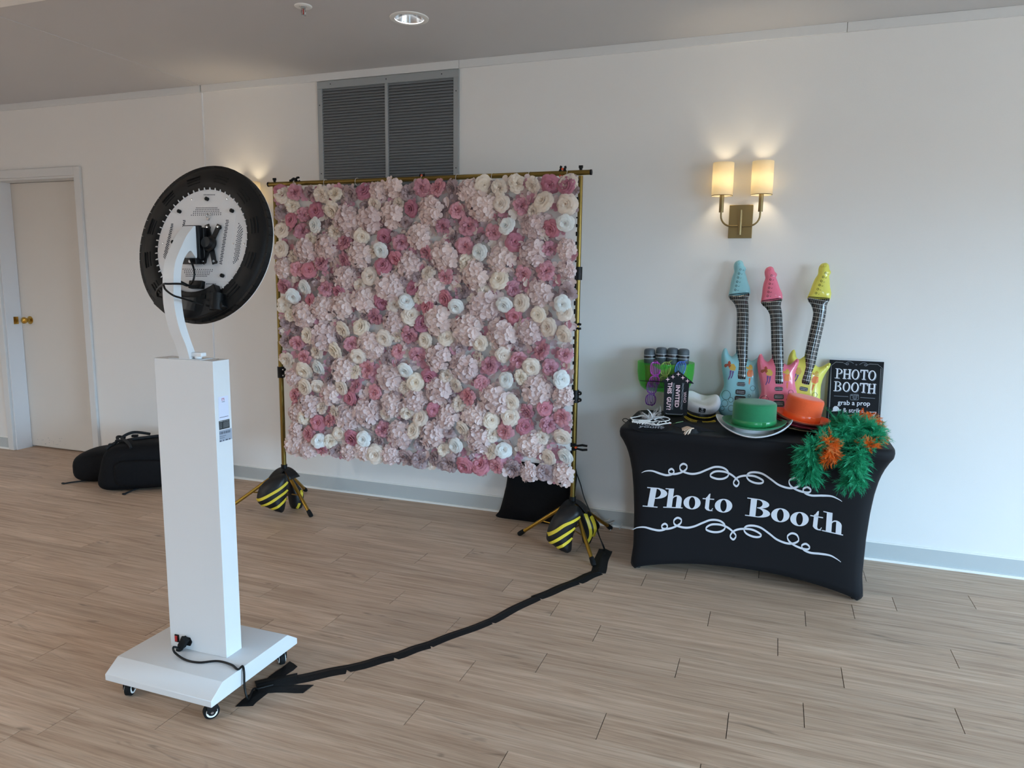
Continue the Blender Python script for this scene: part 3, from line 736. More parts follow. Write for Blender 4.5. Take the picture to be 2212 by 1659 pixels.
# gaffer tape over the cable run on the floor
def tape(a, b, wd, ridge=.005, lift=0, nm='tape_strip', label='', jag=0):
    A, Bv = on_floor(*a), on_floor(*b); d = (Bv - A); L = d.length; d.normalize(); nn = V(-d.y, d.x, 0)
    m = MB(); N = max(3, int(L / .03)); us = [-.5, -.3, -.13, 0, .13, .3, .5]; hs = [.0006, .0012, ridge * .6 + .001, ridge + .0012, ridge * .6 + .001, .0012, .0006]
    sgn = random.random()
    vs = []
    for i in range(N + 1):
        t = i / N
        for j, u in enumerate(us):
            e = (jag * (u + sgn * .3) if i in (0, N) else 0)
            vs.append(A + d * (L * t + e * (1 if i else -1)) + nn * (u * wd + .003 * math.sin(7 * t + sgn * 6)) + V(0, 0, hs[j] + lift))
    fs = [(i * 7 + j, (i + 1) * 7 + j, (i + 1) * 7 + j + 1, i * 7 + j + 1) for i in range(N) for j in range(6)]
    k = len(vs)
    m.add(vs, fs); m.add([V(v.x, v.y, .0002) for v in vs], [f[::-1] for f in fs])
    bd = [i * 7 for i in range(N + 1)] + [N * 7 + j for j in range(1, 7)] + [i * 7 + 6 for i in range(N - 1, -1, -1)] + [j for j in range(5, 0, -1)]
    m.f += [(bd[i], bd[(i + 1) % len(bd)], k + bd[(i + 1) % len(bd)], k + bd[i]) for i in range(len(bd))]; m.m += [0] * len(bd)
    return single(nm, m, 'tape', label, 'tape', (A + Bv) / 2, 'black tape over the cable on the floor')
labs = ['black tape strip on the cable run, starting beside the white base', 'second black tape strip of the cable run counted from the white base', 'third black tape strip of the cable run counted from the white base', 'short middle strip of the black taped cable run, fourth from the white base', 'third black tape strip of the cable run counted from the golden stand foot', 'second black tape strip of the cable run counted from the golden stand foot', 'black tape strip of the cable run meeting the short turned strip by the golden stand']
run = [(618, 1472), (748, 1446), (850, 1419), (926, 1393), (1058, 1343), (1160, 1291), (1245, 1257), (1292, 1236)]
wds = [.062, .056, .056, .05, .052, .058, .066]
for i in range(7): tape(run[i], run[i + 1], wds[i], .006, .0004 * (i % 2), label=labs[i], jag=.02)
tape((1291, 1238), (1307, 1189), .075, .006, .001, label='short black tape strip turned towards the wall beside the golden stand foot', jag=.02)
tape((528, 1526), (585, 1474), .055, .001, .0006, label='black tape strip splayed towards the viewer side of the white base', jag=.02)
tape((583, 1474), (632, 1436), .05, .001, .0010, label='black tape strip pointing under the white base beside the rear caster', jag=.02)
tape((560, 1489), (663, 1488), .05, .002, .0016, label='wide black tape patch with torn end beside the white base', jag=.025)
tape((556, 1482), (640, 1466), .07, .007, .0022, label='black tape strip bound over the lead where the taped run begins', jag=.01)

# ================================================================== backdrop stand
PLx, PLy, PRx, PRy = -2.848, 3.69, -.982, 3.722
BZ = 1.975
ST = Thing('backdrop_stand', 'gold telescopic backdrop stand with crossbar and two tripods', 'backdrop stand', ((PLx + PRx) / 2, 3.7, 0))
feetL = [on_floor(673, 1117), on_floor(661, 1061), V(-3.13, 3.476, 0)]
feetR = [on_floor(1120, 1156), on_floor(1283, 1223), on_floor(1320, 1143)]
for (x, y), feet in (((PLx, PLy), feetL), ((PRx, PRy), feetR)):
    up = ST.part('upright', MB().tube([(x, y, .19), (x, y, 1.05)], .0145, 18), 'gold_pole')
    ST.part('upright_tube', MB().tube([(x, y, 1.0), (x, y, BZ)], .0122, 18), 'gold_pole')
    if x > -2:
        ST.part('upright_sleeve', MB().tube([(x, y, .78), (x, y, 1.48)], .0136, 18), 'gold_pole')
    for zc in ((.83, 1.48) if x > -2 else (.86,)):
        col_ = ST.part('collar', MB().tube([(x, y, zc - .034), (x, y, zc + .034)], .021, 20), 'black_plastic')
        s = 1 if zc < 1 else -1
        for dz in (-.018, .018):
            f2 = Frame((x + s * .026, y - .004, zc + dz), (1, 0, 0), (0, 0, 1), (0, -1, 0))
            ST.part('collar_lug', MB().lathe([(0, -.006), (.010, -.006), (.012, 0), (.010, .010), (0, .010)], 14, f2).box(-.02 * s if s > 0 else 0, 0 if s > 0 else .02, -.01, .01, -.005, .008, f2), 'black_plastic', under=col_)
            ST.part('lug_bolt', MB().lathe([(.0045, .010), (.0035, .0125), (0, .013)], 10, f2), 'chrome', under=col_)
    ST.part('hub', MB().tube([(x, y, .205), (x, y, .275)], .019, 18), 'black_plastic')
    ST.part('lower_hub', MB().tube([(x, y, .07), (x, y, .105)], .017, 16), 'gold_leg')
    ST.part('lower_post', MB().tube([(x, y, .08), (x, y, .21)], .009, 12), 'gold_leg')
    for ft in feet:
        d = (V(ft.x, ft.y, 0) - V(x, y, 0)); dn = d.normalized()
        a = V(x, y, .235) + dn * .02; b = V(ft.x, ft.y, .0135) - dn * .012
        ST.part('tripod_leg', MB().tube([a, b], .0105, 14), 'gold_leg')
        e = (b - a).normalized()
        ST.part('rubber_foot', MB().tube([b - e * .03, b - e * .002, b + e * .012, b + e * .016], [.0125, .014, .0128, .008], 14), 'black_rubber')
        m = a + (b - a) * .52
        ST.part('brace', MB().tube([V(x, y, .09) + dn * .012, m - V(0, 0, .012)], .0042, 8), 'gold_leg')
bx0, bx1 = on_y(582, 401, PLy).x, on_y(1275, 379, PRy).x
def bary(x): t = (x - PLx) / (PRx - PLx); return PLy + (PRy - PLy) * t
barz = lambda x: BZ + .012 + .004 * (x - PLx) / (PRx - PLx)
bar = ST.part('crossbar', MB().tube([(bx0, bary(bx0), barz(bx0)), (bx1, bary(bx1), barz(bx1))], .0132, 18), 'gold_pole')
for x, e in ((bx0, -1), (bx1, 1)):
    ST.part('end_cap', MB().tube([(x - .001 * e, bary(x), barz(x)), (x + .008 * e, bary(x), barz(x))], .0142, 18), 'black_plastic', under=bar)
for x, y in ((PLx, PLy), (PRx, PRy)):
    b_ = barz(x)
    ST.part('bar_bolt', MB().tube([(x, y, b_), (x, y, b_ + .028)], .004, 10), 'black_metal')
    ST.part('wing_knob', MB().box(x - .011, x + .011, y - .005, y + .005, b_ + .022, b_ + .036).tube([(x, y, b_ + .014), (x, y, b_ + .030)], .008, 12), 'black_plastic', bevel=.002)
for x, z in ((PRx, 1.36), (PRx, 1.12)):
    ST.part('spring_button', MB().sbox((x + .004, PRy - .0135, z), (.003, .003, .003), 1, 10, 6), 'chrome')

# ================================================================== flower wall panel
YP = 3.652
mat('petal_pink', 'DDA3B0', .6, trans=.25, rnd=.12, noise=.14, nscale=3)
mat('petal_deep', 'CF8A9C', .6, trans=.25, rnd=.14, noise=.14, nscale=3)
mat('petal_blush', 'F0DEDB', .65, trans=.28, rnd=.05, noise=.10, nscale=2.5)
mat('petal_mauve', 'C2ADB0', .65, trans=.25, rnd=.12, noise=.14, nscale=3)
mat('petal_cream', 'F8EEE2', .65, trans=.3, rnd=.04, noise=.06, nscale=3)
mat('petal_white', 'F2F5F4', .6, trans=.25, rnd=.03, noise=.03, nscale=30)
mat('petal_heart', 'DDBE8E', .7)
mat('leaf_olive', '8C8A6A', .7)
rng = random.Random(11)
def petal(m, a0, half, L, r0, ph0, ph1, z0, curl=.5, ruf=.03, mi=0, nu=5, nv=5):
    """one cupped petal: leaves the centre at azimuth a0, opening from angle ph0 to ph1"""
    zz, rr, pts = z0, r0, []
    for j in range(nv):
        t = j / (nv - 1); ph = ph0 + (ph1 - ph0) * t + (curl * (t - .7) / .3 if t > .7 else 0)
        if j: rr += L / (nv - 1) * math.sin(ph); zz += L / (nv - 1) * math.cos(ph)
        pts.append((rr, zz))
    sd = rng.random() * 9; vs = []
    for i in range(nu):
        s = 2 * i / (nu - 1) - 1
        for j in range(nv):
            t = j / (nv - 1); rr, zz = pts[j]
            w_ = half * (.55 + .45 * math.sin(math.pi * (.12 + .62 * t))) * (1 if t < .9 else .86)
            q = rr * (1 - .10 * s * s * t); a = a0 + s * w_
            k = ruf * t * math.sin(5 * s + sd) + ruf * .6 * t * rng.uniform(-1, 1)
            vs.append((q * math.cos(a), q * math.sin(a), zz - .06 * s * s * t + k))
    m.add(vs, [(i * nv + j, (i + 1) * nv + j, (i + 1) * nv + j + 1, i * nv + j + 1) for i in range(nu - 1) for j in range(nv - 1)], mi)
def rose(seed, ruf=.03, open_=1.0):
    rng.seed(seed); m = MB()
    for n, ph0, ph1, L, r0, z0, half in ((3, .0, .35, .50, .05, .12, 1.25), (4, .10, .75, .58, .10, .10, 1.0), (5, .30, 1.15, .66, .16, .06, .85), (6, .6, 1.5, .74, .22, .02, .72), (6, .9, 1.75, .82, .24, -.04, .68)):
        o = rng.random() * 6
        for k in range(n): petal(m, o + 2 * math.pi * (k + rng.uniform(-.15, .15)) / n, half, L * rng.uniform(.9, 1.08), r0, ph0 * open_, ph1 * open_, z0, rng.uniform(.3, .8), ruf)
    return m
def peony(seed):
    rng.seed(seed); m = MB()
    for n, ph0, ph1, L, r0, z0, half in ((5, .0, .3, .55, .05, .05, .7), (7, .15, .55, .62, .10, .05, .55), (9, .35, .95, .66, .15, .03, .45), (9, .6, 1.3, .72, .2, 0, .45), (8, .9, 1.7, .78, .22, -.04, .5)):
        o = rng.random() * 6
        for k in range(n): petal(m, o + 2 * math.pi * (k + rng.uniform(-.25, .25)) / n, half, L * rng.uniform(.8, 1.1), r0, ph0 + rng.uniform(-.1, .1), ph1 + rng.uniform(-.2, .2), z0, rng.uniform(.1, .8), .075, 0, 4, 4)
    return m
def floret(m, P, N, r, rot, mi=0, cup=.25):
    N = Vector(N).normalized(); a = N.orthogonal().normalized(); b = N.cross(a)
    for k in range(4):
        t = rot + k * math.pi / 2 + rng.uniform(-.15, .15); d = a * math.cos(t) + b * math.sin(t); s = N.cross(d); q = r * rng.uniform(.85, 1.12)
        tw = rng.uniform(-.15, .15)
        pts = [(.55, 0, cup * .16), (0, 0, 0), (.28, -.34, .06), (.62, -.54, cup * .42), (.92, -.46, cup * .75), (1.1, -.18, cup * .95), (1.1, .18, cup * .95), (.92, .46, cup * .75), (.62, .54, cup * .42), (.28, .34, .06)]
        m.add([Vector(P) + (d * u + s * v + N * (w_ + tw * v)) * q for u, v, w_ in pts], [(0, 1 + i, 1 + (i + 1) % 9) for i in range(9)], mi)
def hydrangea(seed, n=30):
    rng.seed(seed); m = MB()
    for i in range(n):
        zf = 1 - i / n * .98; q = math.sqrt(max(0, 1 - zf * zf)); a = i * 2.39996 + rng.uniform(-.3, .3)
        N = V(q * math.cos(a), q * math.sin(a), zf + .35) + V(*(rng.uniform(-.3, .3) for _ in range(3)))
        P = V(q * math.cos(a) * .86, q * math.sin(a) * .86, zf * .42) * rng.uniform(.85, 1.1)
        floret(m, P, N, rng.uniform(.28, .37), rng.random() * 6, 0, rng.uniform(.15, .6))
    return m
protos = {}
def proto(kind, matname, maker, seeds):
    protos[kind] = []
    for s in seeds:
        mb = maker(s); o = mb.build('flower', matname, None, smooth=180); COL.objects.unlink(o); protos[kind].append(o)
proto('pink', 'petal_pink', peony, (1, 2, 3)); proto('deep', 'petal_deep', lambda s: rose(s, .05), (4, 5))
proto('cream', 'petal_cream', lambda s: rose(s, .04), (6, 7, 8)); proto('white', 'petal_white', lambda s: rose(s, .02), (9, 10))
proto('blush', 'petal_blush', hydrangea, (11, 12, 13)); proto('mauve', 'petal_mauve', peony, (14, 15)); proto('ivory', 'petal_cream', peony, (16, 17))
FX0, FX1, FZ0, FZ1 = -2.80, -.985, .375, 1.955
def left_edge(z): return FX0 if z > .95 else FX0 + .052
bk = MB()
bk.box(FX0 + .03, FX1 + .008, YP, YP + .004, .95, FZ1 - .01).box(FX0 + .085, FX1 + .008, YP, YP + .004, FZ0 + .085, .9495)
FWL = Thing('flower_backdrop', 'backdrop panel of pink, blush, cream and white fabric flowers hung from the gold crossbar', 'flower backdrop', ((FX0 + FX1) / 2, YP, FZ0))
FWL.part('backing', bk, 'backing_net')
tk = MB()
for i in range(34):
    z = .48 + i * .044; tk.box(FX1 + .004, FX1 + .012, YP - .003, YP + .006, z, z + rng.uniform(.006, .026))
FWL.part('net_ties', tk, 'black_plastic', kind='stuff', smooth=0)
for x in np.linspace(FX0 + .1, FX1 - .06, 9):
    FWL.part('hanging_tie', MB().tube([(x + .018 * math.cos(t) * .3, bary(x) - .002 + .0165 * math.cos(t), barz(x) - .004 + .021 * math.sin(t)) for t in np.linspace(0, 2 * math.pi, 14)], .0012, 6), 'backing_net')
rng.seed(5); prs = random.Random(23)
placed = []                                                   # (x, z, r, kind)
whites = [(682, 487), (1096, 488), (1222, 483), (824, 540), (1036, 545), (877, 652), (984, 662), (1090, 658), (1214, 657), (688, 794), (876, 800), (1094, 820), (1214, 819), (690, 952), (786, 948), (985, 962), (1088, 972), (1222, 985), (634, 640), (660, 620)]
for x, y in whites:
    p = on_y(x, y, YP - .05); placed.append((p.x, p.z, .045, 'white'))
def far(x, z, r, k=1.0):
    return min(math.hypot(x - a, z - b) - k * (r + c_) for a, b, c_, _ in placed)
def scatter(kind, n, r0, r1, k, tries=60):
    for _ in range(n):
        best, bp = -9, None
        for _ in range(tries):
            r = prs.uniform(r0, r1); z = prs.uniform(FZ0 + r * .55, FZ1 - r * .35); x = prs.uniform(left_edge(z) + r * .75, FX1 - r * .75)
            d = far(x, z, r, k)
            d = min(d, .02) + prs.random() * .008
            if d > best: best, bp = d, (x, z, r, kind)
        if best > -.045: placed.append(bp)
for i in range(19):                                           # a full row along the lower edge and both sides
    x = FX0 + .09 + i * (FX1 - FX0 - .12) / 18; placed.append((x, FZ0 + prs.uniform(.035, .06), prs.uniform(.048, .062), prs.choice(('blush', 'pink', 'cream', 'blush', 'mauve', 'deep'))))
for i in range(14):
    z = FZ0 + .14 + i * .109
    for x in (left_edge(z) + .045, FX1 - .035):
        if far(x, z, .045, .5) > 0: placed.append((x, z, prs.uniform(.044, .056), prs.choice(('pink', 'cream', 'blush', 'mauve', 'deep', 'ivory', 'blush'))))
for i in range(20):
    x = FX0 + .06 + i * (FX1 - FX0 - .1) / 19; placed.append((x, FZ1 - prs.uniform(.02, .05), prs.uniform(.044, .056), prs.choice(('pink', 'cream', 'blush', 'mauve', 'deep', 'ivory'))))
scatter('blush', 50, .062, .080, .80, 200)
scatter('pink', 42, .046, .058, .74); scatter('cream', 34, .044, .056, .72); scatter('deep', 24, .042, .052, .70)
scatter('mauve', 28, .036, .048, .68); scatter('ivory', 34, .040, .052, .66)
print('flowers', len(placed))
cnt = {}
dep = {'blush': (.020, .034), 'white': (.046, .06), 'pink': (.018, .036), 'cream': (.026, .045), 'deep': (.018, .034), 'mauve': (.010, .024), 'ivory': (.020, .04)}
fl_frame = Matrix(((1, 0, 0), (0, 0, -1), (0, 1, 0))).to_4x4()          # local +Z faces the room
for x, z, r, kind in placed:
    src = prs.choice(protos[kind]); c_ = src.copy(); c_.name = 'flower'; COL.objects.link(c_); c_.parent = FWL.e
    tl = .5 if kind != 'blush' else .3
    rot = Matrix.Rotation(prs.uniform(-tl, tl), 4, 'X') @ Matrix.Rotation(prs.uniform(-tl, tl), 4, 'Y') @ Matrix.Rotation(prs.uniform(0, 6.3), 4, 'Z')
    d0, d1 = dep[kind]
    c_.matrix_local = Matrix.Translation((x - FWL.loc.x, -prs.uniform(d0, d1), z - FWL.loc.z)) @ fl_frame @ rot @ Matrix.Diagonal((r * 1.12, r * 1.12, r * prs.uniform(.95, 1.25), 1))
# loose blossom filling the gaps close to the net
rng.seed(77)
fm = MB()
for i in range(1900):
    z = prs.uniform(FZ0 + .01, FZ1); x = prs.uniform(left_edge(z) + .01, FX1)
    floret(fm, (x, YP - prs.uniform(.006, .026), z), (prs.uniform(-.6, .6), -1, prs.uniform(-.6, .6)), prs.uniform(.020, .030), prs.random() * 6, prs.choice((0, 0, 0, 1, 1, 2, 2, 3)))
fo = fm.build('filler_blossom', ['petal_blush', 'petal_pink', 'petal_mauve', 'petal_cream'], FWL.e, FWL.loc, smooth=180, kind='stuff')

# spring clamps
def clamp(P, ex, ez, label, long=.05, grip='orange_plastic'):
    ex = Vector(ex).normalized(); ez = Vector(ez).normalized(); ey = ez.cross(ex); fr = Frame(P, ex, ey, ez)
    T = Thing('spring_clamp', label, 'clamp', P, 'small spring clamps on the gold stand')
    for s in (-1, 1):
        T.part('jaw', MB().prism([(-.028, s * .004), (-.030, s * .013), (-.006, s * .020), (.012, s * .012), (.012, s * .005), (0, s * .006)], -.007, .007, fr), 'black_plastic', bevel=.0015)
        T.part('jaw_pad', MB().box(-.037, -.026, s * .003, s * .014, -.008, .008, fr), grip, bevel=.0015)
        T.part('handle', MB().tube([fr(.008, s * .008, 0), fr(long * .6, s * .013, 0), fr(long, s * .010, 0)], [.0055, .0065, .006], 10), 'black_plastic')
    T.part('pivot', MB().tube([fr(.004, 0, -.010), fr(.004, 0, .010)], .006, 12), grip)
clamp(on_y(1243, 705, PRy - .03), (1, 0, 0), (0, -1, 0), 'black and orange spring clamp at mid height on the right gold pole', .03)
clamp(on_y(1243, 966, PRy - .03), (1, 0, .03), (0, -1, 0), 'long-handled black and orange clamp low on the right gold pole', .065)
clamp(V(on_y(1216, 378, PRy).x, bary(-1.1) - .002, BZ + .032), (.1, 0, 1), (0, -1, 0), 'spring clamp with orange tip standing on the crossbar beside the right pole', .02)
clamp(V(on_y(915, 392, PRy).x, bary(-1.8) - .002, BZ + .026), (0, 0, 1), (0, -1, 0), 'spring clamp with orange tip on the crossbar under the grille', .012)
clamp(V(on_y(638, 396, PLy).x, bary(-2.7) - .002, BZ + .028), (1, 0, .25), (0, -1, 0), 'all black spring clip on the crossbar beside the left pole', .03, 'black_plastic')

# ================================================================== sandbags: two striped pouches joined by a saddle over each tripod
def ppx(zoom, pts): return [(zoom[0] + a * zoom[2], zoom[1] + b * zoom[2]) for a, b in pts]
ZL, ZR = (500, 960, .10848), (1060, 960, .18079)
def pouch(T, fr, outl, stripes, thick, D=.06):
    o2 = [tuple(p) for p in cr([fr.px(*p) for p in outl], 4, True)]
    pw = Pillow(o2, D, thick, .011)
    pc = T.part('pouch', pw.into(MB(), fr), 'nylon', smooth=60)
    for st in stripes:
        s2 = [tuple(p) for p in cr([fr.px(*p) for p in st], 6)]
        m = MB(); n2 = len(s2)
        def strip_pt(u, v, s2=s2, n2=n2):
            k = u * (n2 - 1); i = min(n2 - 2, int(k)); a = np.array(s2[i]); b = np.array(s2[i + 1]); t_ = (b - a) / (np.hypot(*(b - a)) + 1e-9); q = a + (b - a) * (k - i) + np.array((-t_[1], t_[0])) * (v - .5) * .0165
            return fr(q[0], q[1], max(pw.z(*q), .006) + .0035)
        m.grid(strip_pt, 2 * n2, 5)
        T.part('stripe', m, 'yellow_tape', under=pc, smooth=60, label='yellow reflective stripe')
    return pw
def sandbag(label, base, A, SA, Bo, SB, dA, dB, strap):
    T = Thing('sandbag', label, 'sandbag', base, 'striped sandbags on the tripod feet')
    pouch(T, facing(dA), A, SA, .062, .07); pouch(T, facing(dB), Bo, SB, .05, .06)
    m = MB()
    m.grid(lambda u, v: strap(u, v), 12, 8)
    m2 = T.part('saddle', m, 'nylon', smooth=180)
    md = m2.modifiers.new('cloth', 'SOLIDIFY'); md.thickness = .004; md.offset = 0
def saddle(x, y, z, d0, d1):
    d0, d1 = Vector(d0), Vector(d1)
    def fn(u, v):
        s = 2 * u - 1; q = (v - .5) * .09
        d = d0 if s < 0 else d1; side = V(-d.y, d.x, 0)
        return V(x, y, z) + d * (abs(s) * .085) + side * q * (1 if s > 0 else -1) * (.6 + .4 * abs(s)) - V(0, 0, .055 * s * s + .01)
    return fn
A = ppx(ZL, [(985, 590), (1090, 600), (1125, 720), (1130, 900), (1095, 1050), (1040, 1330), (900, 1335), (720, 1260), (560, 1190), (505, 1080), (540, 900), (640, 760), (800, 650)])
SA = [ppx(ZL, p) for p in ([(505, 1095), (700, 985), (900, 870), (1010, 800), (1120, 730)], [(585, 1205), (760, 1110), (950, 985), (1120, 885)], [(775, 1270), (930, 1180), (1040, 1100), (1100, 1050)])]
Bq = ppx(ZL, [(1110, 600), (1200, 640), (1300, 770), (1400, 900), (1440, 1020), (1420, 1200), (1380, 1290), (1250, 1290), (1170, 1230), (1130, 1060), (1110, 850)])
SB = [ppx(ZL, p) for p in ([(1395, 890), (1400, 980), (1375, 1060)], [(1355, 1130), (1330, 1190), (1300, 1240)])]
sandbag('black sandbag with yellow stripes slung over the left tripod beside the white column', (PLx, PLy, .0), A, SA, Bq, SB, (-2.80, 3.52, .12), (-2.78, 3.70, .12), saddle(PLx, PLy, .262, V(-.3, -1, 0).normalized(), V(1, -.1, 0).normalized()))
A = ppx(ZR, [(950, 745), (1030, 730), (1090, 800), (1060, 900), (1010, 1010), (975, 1130), (955, 1280), (850, 1272), (740, 1200), (670, 1140), (672, 1050), (715, 920), (800, 800)])
SA = [ppx(ZR, p) for p in ([(680, 1055), (780, 990), (880, 920), (980, 880), (1070, 845)], [(700, 1155), (800, 1090), (900, 1030), (1010, 975)], [(790, 1205), (880, 1150), (975, 1100)])]
Bq = ppx(ZR, [(1050, 735), (1120, 770), (1200, 830), (1260, 900), (1300, 960), (1290, 1010), (1230, 1090), (1180, 1190), (1110, 1180), (1085, 1090), (1060, 950)])
SB = [ppx(ZR, p) for p in ([(1130, 800), (1170, 900), (1195, 1000), (1190, 1080), (1150, 1150)], [(1200, 840), (1240, 930), (1250, 1020), (1225, 1085)])]
sandbag('black sandbag with yellow stripes slung over the tripod beside the black table', (PRx, PRy, .0), A, SA, Bq, SB, (-1.0, 3.575, .12), (-.90, 3.74, .12), saddle(PRx, PRy, .262, V(-.3, -1, 0).normalized(), V(1, .1, 0).normalized()))

# black carry bag slumped against the wall behind the flowers
fr = Frame((-1.29, 3.975, 0), (1, 0, 0), V(0, .22, .975), V(0, -.975, .22))
ol = [(-.235, .012), (-.215, .06), (-.19, .2), (-.17, .36), (-.05, .40), (.12, .39), (.235, .36), (.245, .2), (.24, .03), (.22, .012), (.05, .008), (-.1, .008)]
pw = Pillow([tuple(p) for p in cr(ol, 4, True)], .09, .045, .022, .4)
CB = Thing('carry_bag', 'limp black cloth carry bag leaning on the wall under the flowers', 'bag', (-1.29, 3.93, 0))
def crease(a, b, c_): return fr(a, b, c_ + (.012 * math.sin(9 * a + 14 * b) * min(1, abs(c_) / .02)))
m = MB(); pw.into(m, crease)
CB.part('body', m, 'nylon_matte', smooth=80)
for s in (-1, 1): CB.part('handle', MB().tube([fr(-.08, .385, s * .012), fr(-.06, .44, s * .02), fr(.05, .45, s * .02), fr(.08, .385, s * .012)], .006, 8), 'nylon_matte')

# cord dropping from the stand to the taped run
a = V(PRx + .012, PRy + .004, .42); e = on_floor(1305, 1191)
cp = [tuple(a), (-.945, 3.745, .34), tuple(on_y(1262, 1075, 3.745)), tuple(on_y(1280, 1118, 3.735)), tuple(on_y(1293, 1155, 3.72)), (e.x, e.y + .01, .012), tuple(on_floor(1306, 1200, .004))]
single('hanging_cord', MB().tube([tuple(p) for p in cr(cp, 8)], .0032, 8), 'cable', 'thin black cord hanging from the gold pole down to the tape', 'cable', (e.x, e.y, 0))
cp = [tuple(on_floor(1306, 1190, .004)), tuple(on_y(1298, 1168, 3.69)), tuple(on_y(1290, 1140, 3.72)), tuple(on_y(1288, 1128, 3.74))]
single('hanging_cord', MB().tube([tuple(p) for p in cr(cp, 8)], .0022, 8), 'cable', 'second thin cord rising from the tape behind the striped sandbag', 'cable', (e.x + .005, e.y + .02, 0))

# tangle of white ribbon ends at the skirting
rg = random.Random(3)
mat('white_ribbon', 'CFCFCB', .6)
tg = []
for pts in ([(1275, 1110), (1287, 1107), (1292, 1113), (1296, 1118), (1294, 1124)], [(1288, 1122), (1300, 1126), (1312, 1125), (1318, 1121)], [(1310, 1134), (1322, 1129), (1328, 1126)], [(1318, 1146), (1322, 1140), (1324, 1130)], [(1338, 1143), (1341, 1138), (1344, 1131)], [(1296, 1130), (1305, 1132), (1313, 1130)]):
    P = []
    for x, y in pts:
        p = on_floor(x, y, .004)
        if p.y > WY - .03: p = on_y(x, y, WY - .03)
        P.append((p.x, p.y, max(p.z, .0045)))
    tg.append(P)
T = Thing('ribbon_tangle', 'loose tangle of white ribbon ends on the floor beside the black table', 'ribbon', tg[1][0])
for P in tg: T.part('ribbon', MB().tube([tuple(p) for p in cr(P, 5)], .0032, 6), 'white_ribbon')

# ================================================================== backpack by the door
BPo = on_floor(262, 1050); 
def bag_frame(o, a): return Frame(o, (math.cos(a), math.sin(a), 0), (-math.sin(a), math.cos(a), 0), (0, 0, 1))
bf = bag_frame((-4.03, 3.77, 0), .5)
BPK = Thing('backpack', 'bulky black backpack lying on the floor beside the door', 'backpack', (-4.1, 3.8, 0))
def wrp(k): return lambda q: (q[0] * (1 - .12 * (q[2] / .15)), q[1] * (1 - .10 * (q[2] / .15)), q[2] + .03 * q[0] / .3 * k)
bd = BPK.part('main_compartment', MB().sbox((.0, 0, .163), (.285, .21, .158), .42, 40, 22, bf, warp=wrp(.6)), 'nylon_matte', smooth=180)
b2 = bag_frame((-4.41, 3.79, 0), .42)
BPK.part('top_lid', MB().sbox((0, 0, .115), (.23, .19, .112), .62, 36, 20, b2, warp=lambda q: (q[0], q[1], q[2] + .10 * q[0])), 'nylon_matte', smooth=180)
for zz, k in ((.10, 1.0),):
    pts = [bf(.287 * k * math.copysign(abs(math.cos(t)) ** .42, math.cos(t)), .212 * k * math.copysign(abs(math.sin(t)) ** .42, math.sin(t)), zz) for t in np.linspace(0, 2 * math.pi, 48)]
    BPK.part('zip', MB().tube(pts, .004, 6), 'black_plastic', under=bd)
BPK.part('side_pocket', MB().sbox((.02, -.2, .13), (.18, .035, .09), .4, 24, 12, bf), 'nylon_matte', smooth=180)
mat('webbing', '101216', .8, bump=.4, bscale=200)
def bag_top(x, y):
    e = 2 / .42; q = max(0, 1 - abs(x / .262) ** e - abs(y / .192) ** e); return .163 + .158 * q ** .21 + .018 * x / .3
def hug(pts, r=.010, lift=.006):
    return MB().tube([tuple(bf(x, y, bag_top(x, y) + lift + h)) for x, y, h in cr(pts, 8)], r, 8)
for pts in ([(-.235, -.12, 0), (-.2, -.02, .004), (-.22, .05, .03), (-.2, .12, .004)], [(-.06, -.17, -.004), (-.12, -.08, .004), (-.17, -.01, .02), (-.12, .06, .035), (-.03, .12, .006)], [(-.1, -.02, .004), (.05, .02, .003), (.2, .03, 0)]):
    BPK.part('strap', hug(pts), 'webbing')
for x, y, h in ((-.215, -.07, .006), (-.185, -.03, .012), (-.15, -.045, .010), (-.10, .03, .02)):
    z = bag_top(x, y) + h; BPK.part('buckle', MB().box(x - .02, x + .02, y - .013, y + .013, z - .007, z + .009, bf), 'black_plastic', bevel=.003)
BPK.part('care_tag', MB().box(-.012, .012, -.001, .001, -.005, .005, Frame(on_y(216, 997, 3.66), (1, 0, .1), (0, 1, 0), (-.1, 0, 1))), 'paper_white')
for a, b, h in (((137, 1046), (232, 1039), .005), ((268, 1069), (322, 1052), .006)):
    pa_, pb_ = on_floor(*a), on_floor(*b)
    pp = [(pa_.x, pa_.y, .005), ((pa_.x * 2 + pb_.x) / 3, (pa_.y * 2 + pb_.y) / 3, .012), (pb_.x, pb_.y, .02)]
    m = MB().tube([tuple(p) for p in cr(pp, 6)], h, 8); m.sbox((pa_.x, pa_.y, .006), (.014, .008, .006), .6, 10, 8)
    BPK.part('loose_strap', m, 'webbing')

